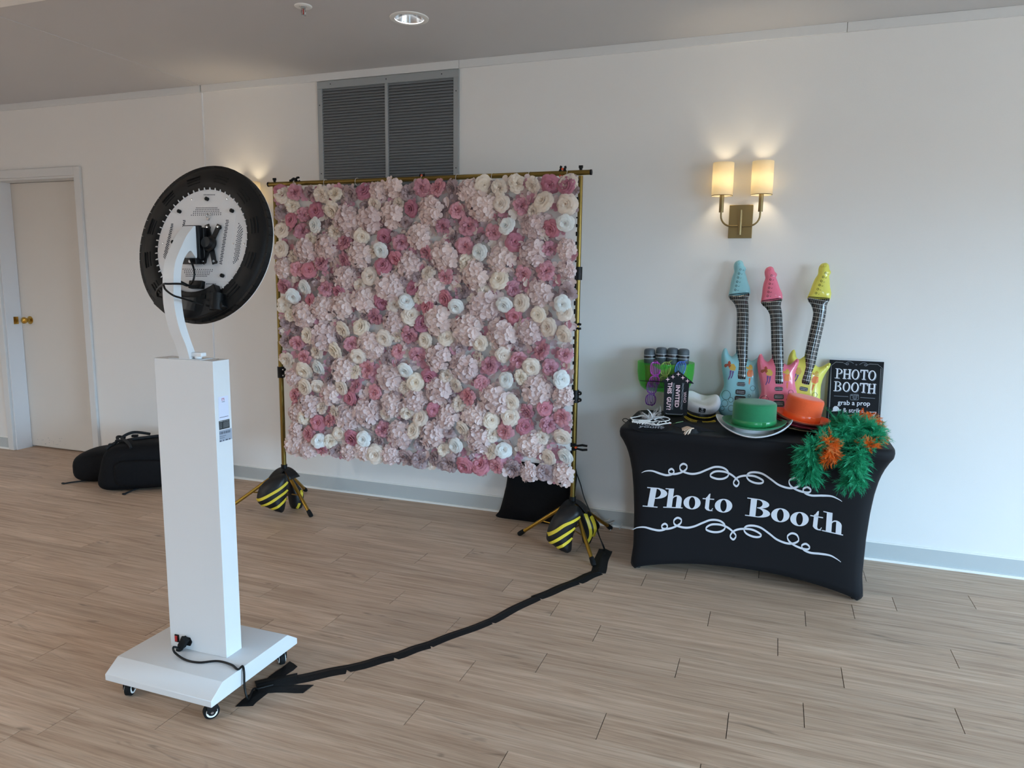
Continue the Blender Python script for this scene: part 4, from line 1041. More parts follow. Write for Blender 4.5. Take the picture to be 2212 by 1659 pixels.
# ================================================================== table in a stretch cover
TX, TY, TZ = -.080, 3.775, .7225
AZ = [(0, .541), (.02, .552), (.05, .549), (.12, .541), (.3, .543), (.42, .550), (.5, .559), (.56, .570), (.61, .584), (.645, .599), (.668, .612), (.68, .619), (.70, .621), (.715, .619), (.7225, .612)]
BZ_ = [(0, .283), (.05, .284), (.3, .276), (.5, .276), (.6, .281), (.65, .292), (.68, .303), (.70, .306), (.715, .304), (.7225, .298)]
CZ_ = [(0, .03), (.1, .03), (.3, .022), (.55, .012), (.66, .004), (.69, 0), (.7225, 0)]
def ip(tab, z): return float(np.interp(z, [p[0] for p in tab], [p[1] for p in tab]))
def cover_pt(side, t, z, off=0):
    n = 12.0; r = (abs(t) ** n + 1) ** (-1 / n)
    a, b, c_ = ip(AZ, z) + off, ip(BZ_, z) + off, ip(CZ_, z) * (1 - t * t)
    p = {0: (t * a * r, -b * r + c_), 1: (a * r - c_ * .8, t * b * r), 2: (-t * a * r, b * r - c_), 3: (-a * r + c_ * .8, -t * b * r)}[side]
    return V(TX + p[0], TY + p[1], z)
NS = 26
def hem(side, t): return .006 + (.072 if side in (0, 2) else .04) * (1 - abs(t) ** 2.3)
ring_st = [(s, -1 + 2 * i / NS) for s in range(4) for i in range(NS)]
rows = []
zs_top = [.7225, .7205, .715, .70, .685, .678, .668, .655]
for z in zs_top: rows.append([cover_pt(s, t, z) for s, t in ring_st])
for k in range(1, 22):
    v = k / 21
    rows.append([cover_pt(s, t, hem(s, t) + (.655 - hem(s, t)) * (1 - v)) for s, t in ring_st])
rows.append([cover_pt(s, t, hem(s, t) - .002, -.004) for s, t in ring_st]); rows.append([cover_pt(s, t, hem(s, t) + .012, -.006) for s, t in ring_st])
nr = len(ring_st); cm = MB()
inner = []
for k in (.0, .35, .7, .92): inner.append([V(TX + (p.x - TX) * k, TY + (p.y - TY) * k, TZ + .0004) for p in rows[0]])
allr = inner + rows
cm.add([p for r_ in allr for p in r_], [(i * nr + j, i * nr + (j + 1) % nr, (i + 1) * nr + (j + 1) % nr, (i + 1) * nr + j) for i in range(len(allr) - 1) for j in range(nr)])
TB = Thing('covered_table', 'folding table in a black stretch cover printed Photo Booth with scrolls', 'table', (TX, TY, 0))
cov = TB.part('cover', cm, 'spandex', smooth=180)
for sx_ in (-1, 1):
    for sy_ in (-1, 1): TB.part('leg', MB().tube([(TX + sx_ * .50, TY + sy_ * .235, 0.002), (TX + sx_ * .50, TY + sy_ * .235, .66)], .012, 10), 'black_metal')
def cloth(x, z, off=.0025):
    t = max(-1, min(1, (x - TX) / ip(AZ, z))); p = cover_pt(0, t, z); return V(x, p.y - off, z)
ZT = (1340, 960, 620 / 2212)
def tcl(a, b, off=.0025):
    p = on_y(ZT[0] + a * ZT[2], ZT[1] + b * ZT[2], TY - .268); return cloth(p.x, p.z, off)
up_s = [(165, 217), (200, 203), (250, 203), (310, 224), (358, 236), (400, 228), (414, 206), (396, 187), (374, 202), (384, 224), (425, 227), (472, 214), (508, 190), (513, 162), (487, 147), (462, 165), (466, 196), (505, 217), (555, 227), (610, 218), (670, 193), (730, 172), (790, 178), (828, 206), (830, 242), (795, 264), (745, 266), (698, 248), (700, 226), (738, 207), (800, 210), (850, 230), (890, 262), (914, 296), (895, 324), (872, 300), (890, 266), (925, 247), (975, 240), (1030, 244), (1075, 262), (1102, 284), (1085, 300), (1040, 298), (993, 277), (974, 245), (995, 219), (1045, 214), (1100, 228), (1160, 268), (1220, 312), (1290, 336), (1345, 334), (1384, 308), (1372, 268), (1333, 257), (1301, 282), (1312, 318), (1352, 347), (1405, 366), (1452, 370), (1468, 350), (1440, 329), (1409, 346), (1424, 376), (1475, 394), (1550, 394), (1625, 398), (1675, 418), (1708, 438)]
def low(p):
    x = p[0]; c = np.polyfit([165, 895, 1708], [-70, -25, -8], 2); d = np.polyfit([165, 895, 1708], [440, 415, 467], 2)
    return (x + np.polyval(c, x), p[1] + np.polyval(d, x))
for s in (up_s, [low(p) for p in up_s]):
    P = cr(s, 7); n = len(P); ws = []
    for i in range(n):
        t = P[min(i + 1, n - 1)] - P[max(i - 1, 0)]; an = abs(t[0]) / (np.hypot(*t) + 1e-9)
        ws.append((7 + 9 * an) * min(1, .25 + min(i, n - 1 - i) / 25))
    TB.part('scroll_print', MB().ribbon(P, ws, tcl), 'print_white', under=cov, smooth=0)
# heavy serif letters, drawn in a unit cell
def rect(x0, y0, x1, y1, n=5):
    return ([(x0 + (x1 - x0) * i / n, y) for i in range(n + 1) for y in (y0, y1)], [(2 * i, 2 * i + 1, 2 * i + 3, 2 * i + 2) for i in range(n)])
def vrect(x0, y0, x1, y1, n=8):
    return ([(x, y0 + (y1 - y0) * i / n) for i in range(n + 1) for x in (x0, x1)], [(2 * i, 2 * i + 1, 2 * i + 3, 2 * i + 2) for i in range(n)])
def arc(cx, cy, rx, ry, ix, iy, a0, a1, n=20):
    v = []
    for i in range(n + 1):
        a = R(a0 + (a1 - a0) * i / n); v += [(cx + rx * math.cos(a), cy + ry * math.sin(a)), (cx + ix * math.cos(a), cy + iy * math.sin(a))]
    return v, [(2 * i, 2 * i + 1, 2 * i + 3, 2 * i + 2) for i in range(n)]
def glyph(ch, w=1.0):
    sw = .27 * w
    if ch == 'P': return [vrect(.21, 0, .21 + sw, 1), rect(0, 0, .66, .05), rect(.05, .95, .6, 1), arc(.45, .72, .53, .28, .53 - sw * 1.05, .235, -90, 90)]
    if ch == 'B': return [vrect(.17, 0, .17 + sw * .9, 1), rect(0, 0, .5, .05), rect(0.02, .95, .5, 1), arc(.45, .75, .47, .25, .47 - sw, .205, -90, 90), arc(.45, .27, .54, .27, .54 - sw * 1.05, .225, -90, 90)]
    if ch == 'h': return [vrect(.17, 0, .17 + sw, 1), rect(0, .95, .4, 1), rect(0, 0, .57, .05), vrect(.64, 0, .64 + sw, .45), rect(.56, 0, 1, .05), arc(.64, .44, sw, .23, .0, .16, 0, 90), arc(.64, .44, .24, .23, .20, .16, 90, 180)]
    if ch == 'o': return [arc(.5, .5, .5, .5, .5 - sw * 1.18, .43, 0, 360, 40)]
    if ch == 't': return [vrect(.27, .14, .27 + sw * 1.2, .78), rect(0, .66, .95, .715), ([(.27, .7), (.27 + sw * 1.2, .7), (.27 + sw * 1.2, 1), (.27 + sw * .8, .97)], [(0, 1, 2, 3)]), arc(.27 + sw * 1.2 + .14, .2, .14 + sw * 1.2, .2, .14, .14, 180, 300, 10), arc(.74, .17, .2, .13, .14, .10, 290, 360, 6)]
    if ch == 'H': return [vrect(.1, 0, .1 + sw, 1), vrect(.9 - sw, 0, .9, 1), rect(.1, .46, .9, .53), rect(0, 0, .42, .06), rect(.58, 0, 1, .06), rect(0, .94, .42, 1), rect(.58, .94, 1, 1)]
    if ch == 'T': return [vrect(.5 - sw / 2, 0, .5 + sw / 2, 1), rect(0, .9, 1, 1), rect(.25, 0, .75, .06), ([(0, .72), (.07, .72), (.1, .95), (0, .95)], [(0, 1, 2, 3)]), ([(1, .72), (.93, .72), (.9, .95), (1, .95)], [(0, 1, 2, 3)])]
    if ch == 'O': return [arc(.5, .5, .5, .52, .5 - sw, .45, 0, 360, 40)]
letters = [('P', (172, 477), (345, 492), (200, 326)), ('h', (330, 487), (478, 495), (350, 337)), ('o', (484, 500), (615, 506), (489, 397)), ('t', (623, 512), (716, 519), (639, 377)), ('o', (725, 527), (860, 532), (729, 420)),
           ('B', (960, 553), (1152, 580), (975, 411)), ('o', (1160, 600), (1302, 607), (1164, 491)), ('o', (1308, 630), (1450, 637), (1312, 519)), ('t', (1453, 650), (1556, 668), (1470, 503)), ('h', (1555, 668), (1716, 702), (1565, 513))]
for ch, bl, br, tl in letters:
    m = MB()
    for v, f in glyph(ch):
        m.flat(v, f, lambda a, b: tcl(bl[0] + (br[0] - bl[0]) * a + (tl[0] - bl[0]) * b, bl[1] + (br[1] - bl[1]) * a + (tl[1] - bl[1]) * b, .003))
    TB.part('letter', m, 'print_white', under=cov, smooth=0)

# ================================================================== inflatable guitars
mat('pvc_blue', '9AD3DC', .16, coat=.5, trans=.18); mat('pvc_pink', 'F07C96', .16, coat=.5, trans=.15); mat('pvc_yellow', 'ECE76A', .16, coat=.5, trans=.18)
mat('print_black', '121418', .22, coat=.5); mat('print_orange', 'D9722E', .3); mat('print_brown', '9A4630', .3); mat('print_purple', '6A4A86', .3); mat('print_gold', 'C9A34A', .3)
def fret_mat():
    m = mat('fretboard', '121418', .2, coat=.5); n = m.node_tree.nodes; l = m.node_tree.links
    t = n.new('ShaderNodeTexCoord'); s = n.new('ShaderNodeSeparateXYZ'); l.new(t.outputs['Object'], s.inputs[0])
    def M_(op, a, b):
        k = n.new('ShaderNodeMath'); k.operation = op
        for i, q in enumerate((a, b)):
            if isinstance(q, (int, float)): k.inputs[i].default_value = q
            else: l.new(q, k.inputs[i])
        return k.outputs[0]
    fr = M_('LESS_THAN', M_('FRACT', M_('MULTIPLY', s.outputs['Z'], 46.0), 0), .09)
    st = M_('MULTIPLY', M_('LESS_THAN', M_('FRACT', M_('MULTIPLY', s.outputs['X'], 105.0), 0), .14), .35)
    mx = n.new('ShaderNodeMix'); mx.data_type = 'RGBA'; mx.inputs[6].default_value = C('121418'); mx.inputs[7].default_value = C('C9CCC8')
    l.new(M_('MAXIMUM', fr, st), mx.inputs[0]); l.new(mx.outputs[2], n['Principled BSDF'].inputs['Base Color'])
fret_mat()
G_HEAD = [(168, 66), (185, 62), (203, 72), (214, 98), (224, 108), (229, 122), (223, 138), (233, 165), (246, 205), (262, 240), (266, 262), (261, 290), (200, 303), (127, 305), (124, 285), (129, 250), (133, 205), (140, 170), (150, 140), (146, 115), (146, 92), (155, 74)]
G_NECK = [(127, 296), (195, 290), (261, 281), (257, 310), (256, 335), (262, 365), (267, 420), (271, 520), (276, 640), (281, 760), (284, 850), (212, 850), (211, 760), (206, 700), (196, 650), (191, 520), (187, 420), (177, 375), (155, 340), (134, 322)]
G_BODY = [(112, 652), (126, 644), (138, 660), (150, 685), (172, 697), (195, 675), (210, 655), (228, 655), (262, 690), (285, 712), (305, 720), (325, 712), (345, 695), (362, 680), (376, 685), (375, 710), (362, 745), (352, 790), (352, 840), (362, 890), (372, 940), (372, 1000), (355, 1060), (310, 1105), (240, 1118), (170, 1110), (115, 1080), (95, 1030), (98, 980), (115, 935), (128, 900), (126, 860), (112, 800), (102, 740), (100, 690)]
def gl(p): return ((p[0] - 235) * .00075, (1118 - p[1]) * .0008)
def guitar(label, loc, rot, pvc, scale=1.0, lean=.14):
    T = Thing('inflatable_guitar', label, 'inflatable guitar', loc, 'inflatable guitars on the table', rot=(-lean, rot, 0))
    T.e.scale = (scale,) * 3
    def lf(c0): return lambda a, b, c: V(a, -c + c0, b)
    bo = Pillow([tuple(p) for p in cr([gl(p) for p in G_BODY], 3, True)], .052, .034, .0095)
    body = T.part('body', bo.into(MB(), lf(0)), pvc, local=True, smooth=70)
    ne = Pillow([tuple(p) for p in cr([gl(p) for p in G_NECK], 3, True)], .03, .024, .009)
    T.part('neck', ne.into(MB(), lf(-.017)), 'fretboard', local=True, smooth=70)
    he = Pillow([tuple(p) for p in cr([gl(p) for p in G_HEAD], 3, True)], .045, .028, .009)
    head = T.part('headstock', he.into(MB(), lf(-.008)), pvc, local=True, smooth=70)
    def dec(nm, polys, m, pw=bo, c0=0, under=body, e=.0012):
        mb_ = MB()
        for po in polys:
            q = [gl(p) for p in po]; cx_, cy_ = np.mean(q, 0); k = len(q)
            vs = [(cx_, cy_)] + [(cx_ + (a - cx_) * .5, cy_ + (b - cy_) * .5) for a, b in q] + q
            mb_.flat(vs, [(0, 1 + i, 1 + (i + 1) % k) for i in range(k)] + [(1 + i, 1 + k + i, 1 + k + (i + 1) % k, 1 + (i + 1) % k) for i in range(k)], lambda a, b: V(a, -pw.z(a, b) + c0 - e, b))
        T.part(nm, mb_, m, under=under, local=True, smooth=0)
    # fret strip and pickups printed on the body
    def strip(y0, y1, x0, x1, n=10): return [[(xx, y) for xx, y in ((x0, y0 + (y1 - y0) * i / n), (x1, y0 + (y1 - y0) * i / n), (x1, y0 + (y1 - y0) * (i + 1) / n), (x0, y0 + (y1 - y0) * (i + 1) / n))] for i in range(n)]
    for y, w_, h in ((878, 27, 13), (930, 33, 17), (976, 37, 21)):
        cx_ = 246; po = [(cx_ + w_ * math.copysign(abs(math.cos(t)) ** .4, math.cos(t)), y + h * math.copysign(abs(math.sin(t)) ** .4, math.sin(t))) for t in np.linspace(0, 2 * math.pi, 20, endpoint=False)]
        dec('pickup_print', [po], 'print_black', e=.0016)
        dots = []
        for r_ in range(2 if h > 12 else 1):
            for i in range(6): dots.append([(cx_ - 22 + i * 8.8 + 2.6 * math.cos(t), y + (-5 + 10 * r_ if h > 12 else 0) + 2.6 * math.sin(t)) for t in np.linspace(0, 6.28, 6, endpoint=False)])
        dec('pickup_dots', dots, 'print_white', e=.0024)
    # dancing figures
    dec('figure_print', [[(150, 735), (160, 728), (168, 740), (175, 765), (160, 775), (150, 760)], [(128, 752), (150, 748), (152, 762), (134, 775), (124, 765)]], 'print_brown')
    dec('figure_print', [[(166, 750), (190, 748), (205, 770), (200, 792), (170, 790), (158, 775)]], 'print_gold')
    dec('figure_print', [[(165, 792), (178, 792), (172, 830), (160, 855), (156, 850), (166, 825)], [(182, 795), (194, 795), (188, 825), (180, 845), (174, 842), (182, 822)]], 'print_purple')
    dec('figure_print', [[(290, 755), (300, 745), (312, 755), (318, 775), (300, 785), (286, 775)], [(275, 760), (290, 765), (286, 778), (272, 772)]], 'print_gold')
    dec('figure_print', [[(288, 782), (318, 782), (326, 815), (310, 830), (285, 825), (280, 805)], [(296, 835), (308, 835), (302, 880), (296, 870)]], 'print_orange')
    rings = MB()
    for cx_, cy_, r_ in ((150, 955, 30), (145, 1010, 22), (190, 1040, 20), (185, 985, 16), (130, 1045, 14), (305, 950, 9), (325, 900, 16)):
        q = [gl((cx_ + r_ * math.cos(t), cy_ + r_ * math.sin(t))) for t in np.linspace(0, 2 * math.pi, 22)]
        rings.ribbon(q, .0016, lambda a, b: V(a, -bo.z(a, b) - .0014, b))
    T.part('ring_print', rings, 'print_black', under=body, local=True, smooth=0)
    # tuner dots and strings on the headstock
    tu = MB()
    for i in range(6):
        x_, y_ = 190 - i * 4.5 + (0 if i else 4), 128 + i * 27
        q = [gl((x_ + 6 * math.cos(t), y_ + 6 * math.sin(t))) for t in np.linspace(0, 2 * math.pi, 14)]
        tu.ribbon(q, .0017, lambda a, b: V(a, -he.z(a, b) - .0092, b))
        q = [gl((x_ + 17 + 5 * math.cos(t), y_ - 1 + 5 * math.sin(t))) for t in np.linspace(.2, 2.4, 8)]
        tu.ribbon(q, .0014, lambda a, b: V(a, -he.z(a, b) - .0092, b))
    T.part('tuner_print', tu, 'print_black', under=head, local=True, smooth=0)
    nb = MB()
    for y_ in (289, 300): nb.ribbon([gl((127 + 134 * i / 8, y_ + 5 - 14 * i / 8)) for i in range(9)], .0035 if y_ < 295 else .002, lambda a, b: V(a, -max(he.z(a, b), ne.z(a, b)) - .0125, b), mi=0)
    T.part('nut_print', nb, 'print_black', under=head, local=True, smooth=0)
    T.part('blow_valve', MB().tube([V(*gl((180, 84))) .to_3d() * 0 + V(gl((180, 84))[0], -.036, gl((180, 84))[1]), V(gl((180, 84))[0], -.03, gl((180, 84))[1])], .007, 12), 'pvc_blue' if pvc == 'pvc_blue' else pvc, under=head, local=True)
guitar('pale blue inflatable guitar leaning on the wall beside the captain hat', (-.155, 3.945, TZ), 0, 'pvc_blue')
guitar('pink inflatable guitar leaning on the wall between the blue and yellow ones', (.042, 3.90, TZ), -.055, 'pvc_pink', .965)
guitar('yellow inflatable guitar leaning on the wall beside the black sign', (.118, 3.975, TZ), .175, 'pvc_yellow', .985, .07)

# ================================================================== hats
mat('felt_green', '17784C', .85, noise=.08, nscale=140, bump=.25, bscale=300, sheen=.3); mat('satin_green', '1E8A4E', .25, sheen=.2)
mat('felt_orange', 'EE5A22', .85, noise=.06, nscale=140, bump=.25, bscale=300, sheen=.3); mat('satin_orange', 'F2602A', .25)
mat('felt_white', 'E3E6EC', .8, bump=.15, bscale=300); mat('felt_red', '8C1B30', .6, noise=.3, nscale=200, bump=.5, bscale=260)
mat('sequin_gold', '8A7458', .25, metal=.7, noise=.5, nscale=260, bump=.8, bscale=320)
def hat(label, loc, felt, band, rc, hc, rb, curl=.012, tilt=(0, 0), flare=1.0, top_round=.012, oval=1.0, name='top_hat', dome=0):
    T = Thing(name, label, 'hat', loc, 'party hats on the table', rot=(tilt[0], tilt[1], 0))
    rt = rc * flare
    def br(a): return .006 * math.cos(2 * a)
    prof = [(0, hc + dome), (rt * .5, hc + dome * .75 - .001), (rt - top_round, hc), (rt - top_round * .3, hc - top_round * .3), (rt, hc - top_round), (rc + (rt - rc) * .5, hc * .5), (rc, .012), (rc + .004, .006), (rc + .012, .004)]
    def saddle_(p):
        r_ = math.hypot(p[0], p[1]); k = max(0, (r_ - rc) / (rb - rc)); return (p[0], p[1], p[2] + curl * k * k * (p[0] * p[0]) / (r_ * r_ + 1e-9) * 1.4 - .3 * curl * k * k)
    T.part('crown', MB().lathe(prof[:-1], 56, None, 1, oval), felt, local=True, smooth=50)
    bp_ = [(rc - .001, .004), (rc + (rb - rc) * .35, .003), (rc + (rb - rc) * .7, .006), (rb - .004, .012), (rb, .017), (rb - .001, .0195), (rb - .007, .016), (rc + (rb - rc) * .7, .009), (rc + (rb - rc) * .35, .006), (rc - .001, .007)]
    T.part('brim', MB().lathe(bp_, 64, None, 1, oval, warp=saddle_), felt, local=True, smooth=60)
    if band:
        bd_ = T.part('hat_band', MB().lathe([(rc + .0012, .008), (rc + .0026, .010), (rc + .0016 + (rt - rc) * .2, .036), (rc + .0005 + (rt - rc) * .2, .038)], 56, None, 1, oval), band, local=True, smooth=60)
        T.part('band_bow', MB().box(.022, .058, -rc * oval - .0042 + .010, -rc * oval - .001 + .010, .009, .037), band, under=bd_, local=True, bevel=.002)
    return T
W_ = hat('white hat with curled brim under the green top hat', (-.068, 3.628, TZ + .0115), 'felt_white', None, .094, .085, .176, .045, (0, 0), .9, .04, .98, 'derby_hat', .012)
hat('green felt top hat with satin band stacked on the white hat', (-.066, 3.618, TZ + .040), 'felt_green', 'satin_green', .101, .120, .148, .012, (.02, 0), .99, .014, .98)
hat('gold and black sequin hat at the bottom of the orange hat stack', (.142, 3.79, TZ + .016), 'sequin_gold', None, .08, .06, .148, .010, (0, .10), .9, .03, 1, 'sequin_hat', .01)
hat('dark red sequin hat between the orange hat and the gold one', (.146, 3.785, TZ + .032), 'felt_red', None, .084, .07, .142, .010, (0, .14), .9, .03, 1, 'sequin_hat', .01)
hat('orange felt top hat crowning the stack beside the feather boa', (.148, 3.78, TZ + .056), 'felt_orange', 'satin_orange', .086, .118, .134, .010, (.02, .17), 1.0, .014, .98)

# captain's cap
mat('cap_white', 'E8E9EE', .7, noise=.04, nscale=60, bump=.2, bscale=90); mat('cap_black', '0E0F14', .4); mat('gold_thread', 'CDB53E', .4, metal=.2, noise=.25, nscale=200)
cp0 = V(-.345, 3.925, TZ)
CPT = Thing('captain_hat', 'white captain hat with anchor badge, gold braid and black visor', 'hat', cp0)
ez = (EYE - cp0); ez.z = 0; ez.normalize()
cfz = Frame(cp0 + V(0, 0, .016), V(0, 0, 1).cross(ez), -ez, V(0, 0, 1))          # local: x right, y away, z up
CPR = [(.077, .034), (.083, .040), (.092, .054), (.097, .072), (.092, .087), (.078, .094), (.05, .088), (.02, .082), (0, .081)]
def capw(p):                                                        # the cap tips forward and to its right
    x, y, z = p
    y2 = y * .97 - z * .10; z2 = z + y * .16
    return (x + .05 * z2, y2, z2 - .09 * x)
CPT.part('band', MB().lathe([(.076, .002), (.078, .006), (.078, .034), (.076, .038), (.072, .034), (.072, .002)], 48, lambda a, b, c: cfz(*capw((a, b, c)))), 'cap_black', smooth=50)
def cap_z(a, r_, z):
    k = min(1, max(0, (z - .055) / .04))
    return z + k * (.014 * math.cos(2 * a) + .007 * math.sin(3 * a + .6) + .014 * max(0, math.sin(a))) * min(1, r_ / .05)
def crown(u, v):
    a = 2 * math.pi * u; pr = cr(CPR, 4); k = v * (len(pr) - 1); i = min(len(pr) - 2, int(k)); r_, z = pr[i] + (pr[i + 1] - pr[i]) * (k - i)
    return cfz(*capw((r_ * math.cos(a), r_ * math.sin(a), cap_z(a, r_, z))))
CPT.part('crown', MB().grid(crown, 56, 33, cu=True), 'cap_white', smooth=180)
def bandpt(a, r_, z): return cfz(*capw((r_ * math.sin(a), -r_ * math.cos(a), z)))
def braid(pts_fn, n, r_, nm):
    m = MB()
    for s in (0, math.pi): m.tube([pts_fn(i / n, s + i * 1.25) for i in range(n + 1)], r_, 6)
    CPT.part(nm, m, 'gold_thread', smooth=60)
braid(lambda t, ph: bandpt(-1.3 + 2.6 * t, .0805 + .0014 * math.cos(ph), .026 - .010 * math.cos(1.2 * (t - .5) * 2) + .0022 * math.sin(ph)), 56, .0023, 'braid')
def visor(u, v):
    a = -1.2 + 2.4 * u; o = max(0, math.cos(a * 1.3)); r_ = .077 + .060 * v * o ** .6
    return cfz(*capw((r_ * math.sin(a), -r_ * math.cos(a), .006 - .012 * v * v * o)))
vs_ = CPT.part('visor', MB().grid(visor, 33, 8), 'cap_black', smooth=180)
vs_.modifiers.new('board', 'SOLIDIFY').thickness = .0025
lf_ = MB()
for i in range(26):
    if 11 <= i <= 14: continue
    t = i / 25; a = -.85 + 1.7 * t; sg = 1 if t < .5 else -1
    P = visor((a + 1.2) / 2.4, .68)
    for s2 in (-1, 1):
        Q = visor((a + sg * .06 + 1.2) / 2.4, .68 + s2 * .22)
        lf_.tube([P + V(0, 0, .0025), (P + Q) / 2 + V(0, 0, .004), Q + V(0, 0, .0025)], [.0012, .0026, .0004], 6)
CPT.part('laurel', lf_, 'gold_thread', under=vs_, kind='stuff')
def crown_rz(z): return float(np.interp(z, [p[1] for p in CPR[:5]], [p[0] for p in CPR[:5]]))
def badge(a, b, off=.0012):                                          # on the front of the crown
    ang = -math.pi / 2 + a / .09; z = .038 + b; r_ = crown_rz(z) + off
    return cfz(*capw((r_ * math.cos(ang), r_ * math.sin(ang), cap_z(ang, r_, z))))
bd0 = .006
m = MB(); m.grid(lambda u, v: badge(bd0 - .0165 + .033 * u, .010 + .032 * v), 6, 6)
pt = CPT.part('badge', m, 'cap_black', smooth=180)
an = MB()
bf2 = lambda a, b: badge(bd0 + a, .026 + b, .0024)
an.ribbon([(0, -.010), (0, .008)], .003, bf2); an.ribbon([(-.006, .005), (.006, .005)], .0025, bf2)
an.ribbon([(.009 * math.cos(t), -.002 + .009 * math.sin(t)) for t in np.linspace(math.pi * 1.05, math.pi * 1.95, 12)], .003, bf2)
an.ribbon([(.003 * math.cos(t), .0105 + .003 * math.sin(t)) for t in np.linspace(0, 6.28, 12)], .0016, bf2)
CPT.part('anchor', an, 'print_white', under=pt, smooth=0)
v, f = text2d('CAPTAIN', 1, 0, .012); v = fit2d(v, -.018, .018, .002, .008)
CPT.part('lettering', MB().flat(v, f, lambda a, b: badge(bd0 + a, b, .002)), 'cap_black', under=pt, smooth=0)

# ================================================================== microphones and shutter glasses
mat('mic_grey', '4A545C', .4, noise=.12, nscale=180, bump=.5, bscale=420); mat('mic_black', '16181E', .3, coat=.3)
for n_, c_ in (('mic_red', 'B4342E'), ('mic_purple', '8A3A7A'), ('mic_maroon', '7A2A26'), ('mic_pink', 'D98898')): mat(n_, c_, .3, coat=.3)
ZG = (1360, 740, .09644)
def zg(a, b): return ZG[0] + a * ZG[2], ZG[1] + b * ZG[2]
# green tub that holds the microphones, raised on a foot
BKY = 3.945
tl_, tr_ = on_y(*zg(195, 440), BKY), on_y(*zg(1450, 440), BKY); bc_ = on_y(*zg(825, 1070), BKY)
BKX, BKR, BKZ0, BKZ1 = (tl_.x + tr_.x) / 2, (tr_.x - tl_.x) / 2, bc_.z, (tl_.z + tr_.z) / 2
BKD = .135                                                           # half depth: an oval tub
tubm = clear_plastic('tub_green', '58C858', .80, .12)
tubm.node_tree.nodes['Transparent BSDF'].inputs['Color'].default_value = (.70, .97, .66, 1)
TBK = Thing('green_tub', 'oval see-through green tub on a dark foot holding the microphones', 'tub', (BKX, BKY, TZ))
hb = BKZ1 - BKZ0
tp = [(0, BKZ0 + .003), (.55, BKZ0 + .003), (.72, BKZ0 + .006), (.86, BKZ0 + hb * .16), (.95, BKZ0 + hb * .38), (.99, BKZ0 + hb * .66), (1.0, BKZ1)]
fo_ = Frame((BKX, BKY, 0), (1, 0, 0), (0, 1, 0), (0, 0, 1))
prof_t = [(r_ * BKR, z) for r_, z in tp] + [(BKR * 1.012, BKZ1 + .002), (BKR * 1.016, BKZ1 - .003)] + [(r_ * BKR + .0025, z - .003) for r_, z in tp[::-1][:-1]] + [(0, BKZ0)]
TBK.part('wall', MB().lathe(prof_t, 72, fo_, 1, BKD / BKR), 'tub_green', smooth=60)
TBK.part('foot', MB().lathe([(0, TZ), (.05, TZ), (.05, TZ + .006), (.03, TZ + .02), (.028, BKZ0 - .012), (.045, BKZ0 - .001), (0, BKZ0 - .001)], 32, Frame((BKX + .05, BKY, 0), (1, 0, 0), (0, 1, 0), (0, 0, 1))), 'black_plastic', smooth=50)
def mic(px, py, pvc, label, lean=0):
    Y = 3.975; top = on_y(px, py, Y); zb = BKZ0 + .0065; h = top.z - zb
    T = Thing('inflatable_microphone', label, 'inflatable microphone', (top.x - lean * h, Y, zb), 'inflatable microphones standing in the green tub', rot=(0, math.atan(lean), 0))
    T.part('handle', MB().lathe([(0, 0), (.018, 0), (.021, .004), (.0265, h - .10), (.028, h - .088), (0, h - .086)], 28), pvc, local=True, smooth=50)
    T.part('head', MB().lathe([(.0285, h - .089), (.0305, h - .083), (.0308, h - .02), (.0285, h - .008), (.022, h - .002), (.012, h - .0003), (0, h)], 28), 'mic_grey', local=True, smooth=60)
    T.part('band', MB().lathe([(.0307, h - .053), (.0316, h - .0525), (.0316, h - .0345), (.0307, h - .034)], 28), 'mic_black', local=True)
    for z in (h - .053, h - .036): T.part('band_ring', MB().lathe([(.0312, z - .0014), (.0322, z - .0012), (.0322, z + .0012), (.0312, z + .0014)], 28), 'print_white', local=True)
mic(1403.5, 752.5, 'mic_red', 'inflatable microphone with grey head and red handle, outermost beside the backdrop', -.03)
mic(1429.5, 750, 'mic_purple', 'inflatable microphone with grey head and purple handle behind the lime glasses', 0)
mic(1454, 751, 'mic_maroon', 'inflatable microphone with grey head and maroon handle beside the pink one', .02)
mic(1477.5, 753, 'mic_pink', 'inflatable microphone with grey head and pink handle behind blue glasses', .03)
for n_, c_, k in (('acr_green', '5FCF5A', .35), ('acr_lime', 'A9C06A', .3), ('acr_magenta', 'C24AC0', .25), ('acr_purple', '7A3A9A', .3), ('acr_blue', '5A86E0', .3), ('acr_orange', 'D2603A', .35), ('acr_red', 'A03428', .35)): clear_plastic(n_, c_, k)
ZG = (1360, 740, .09644)
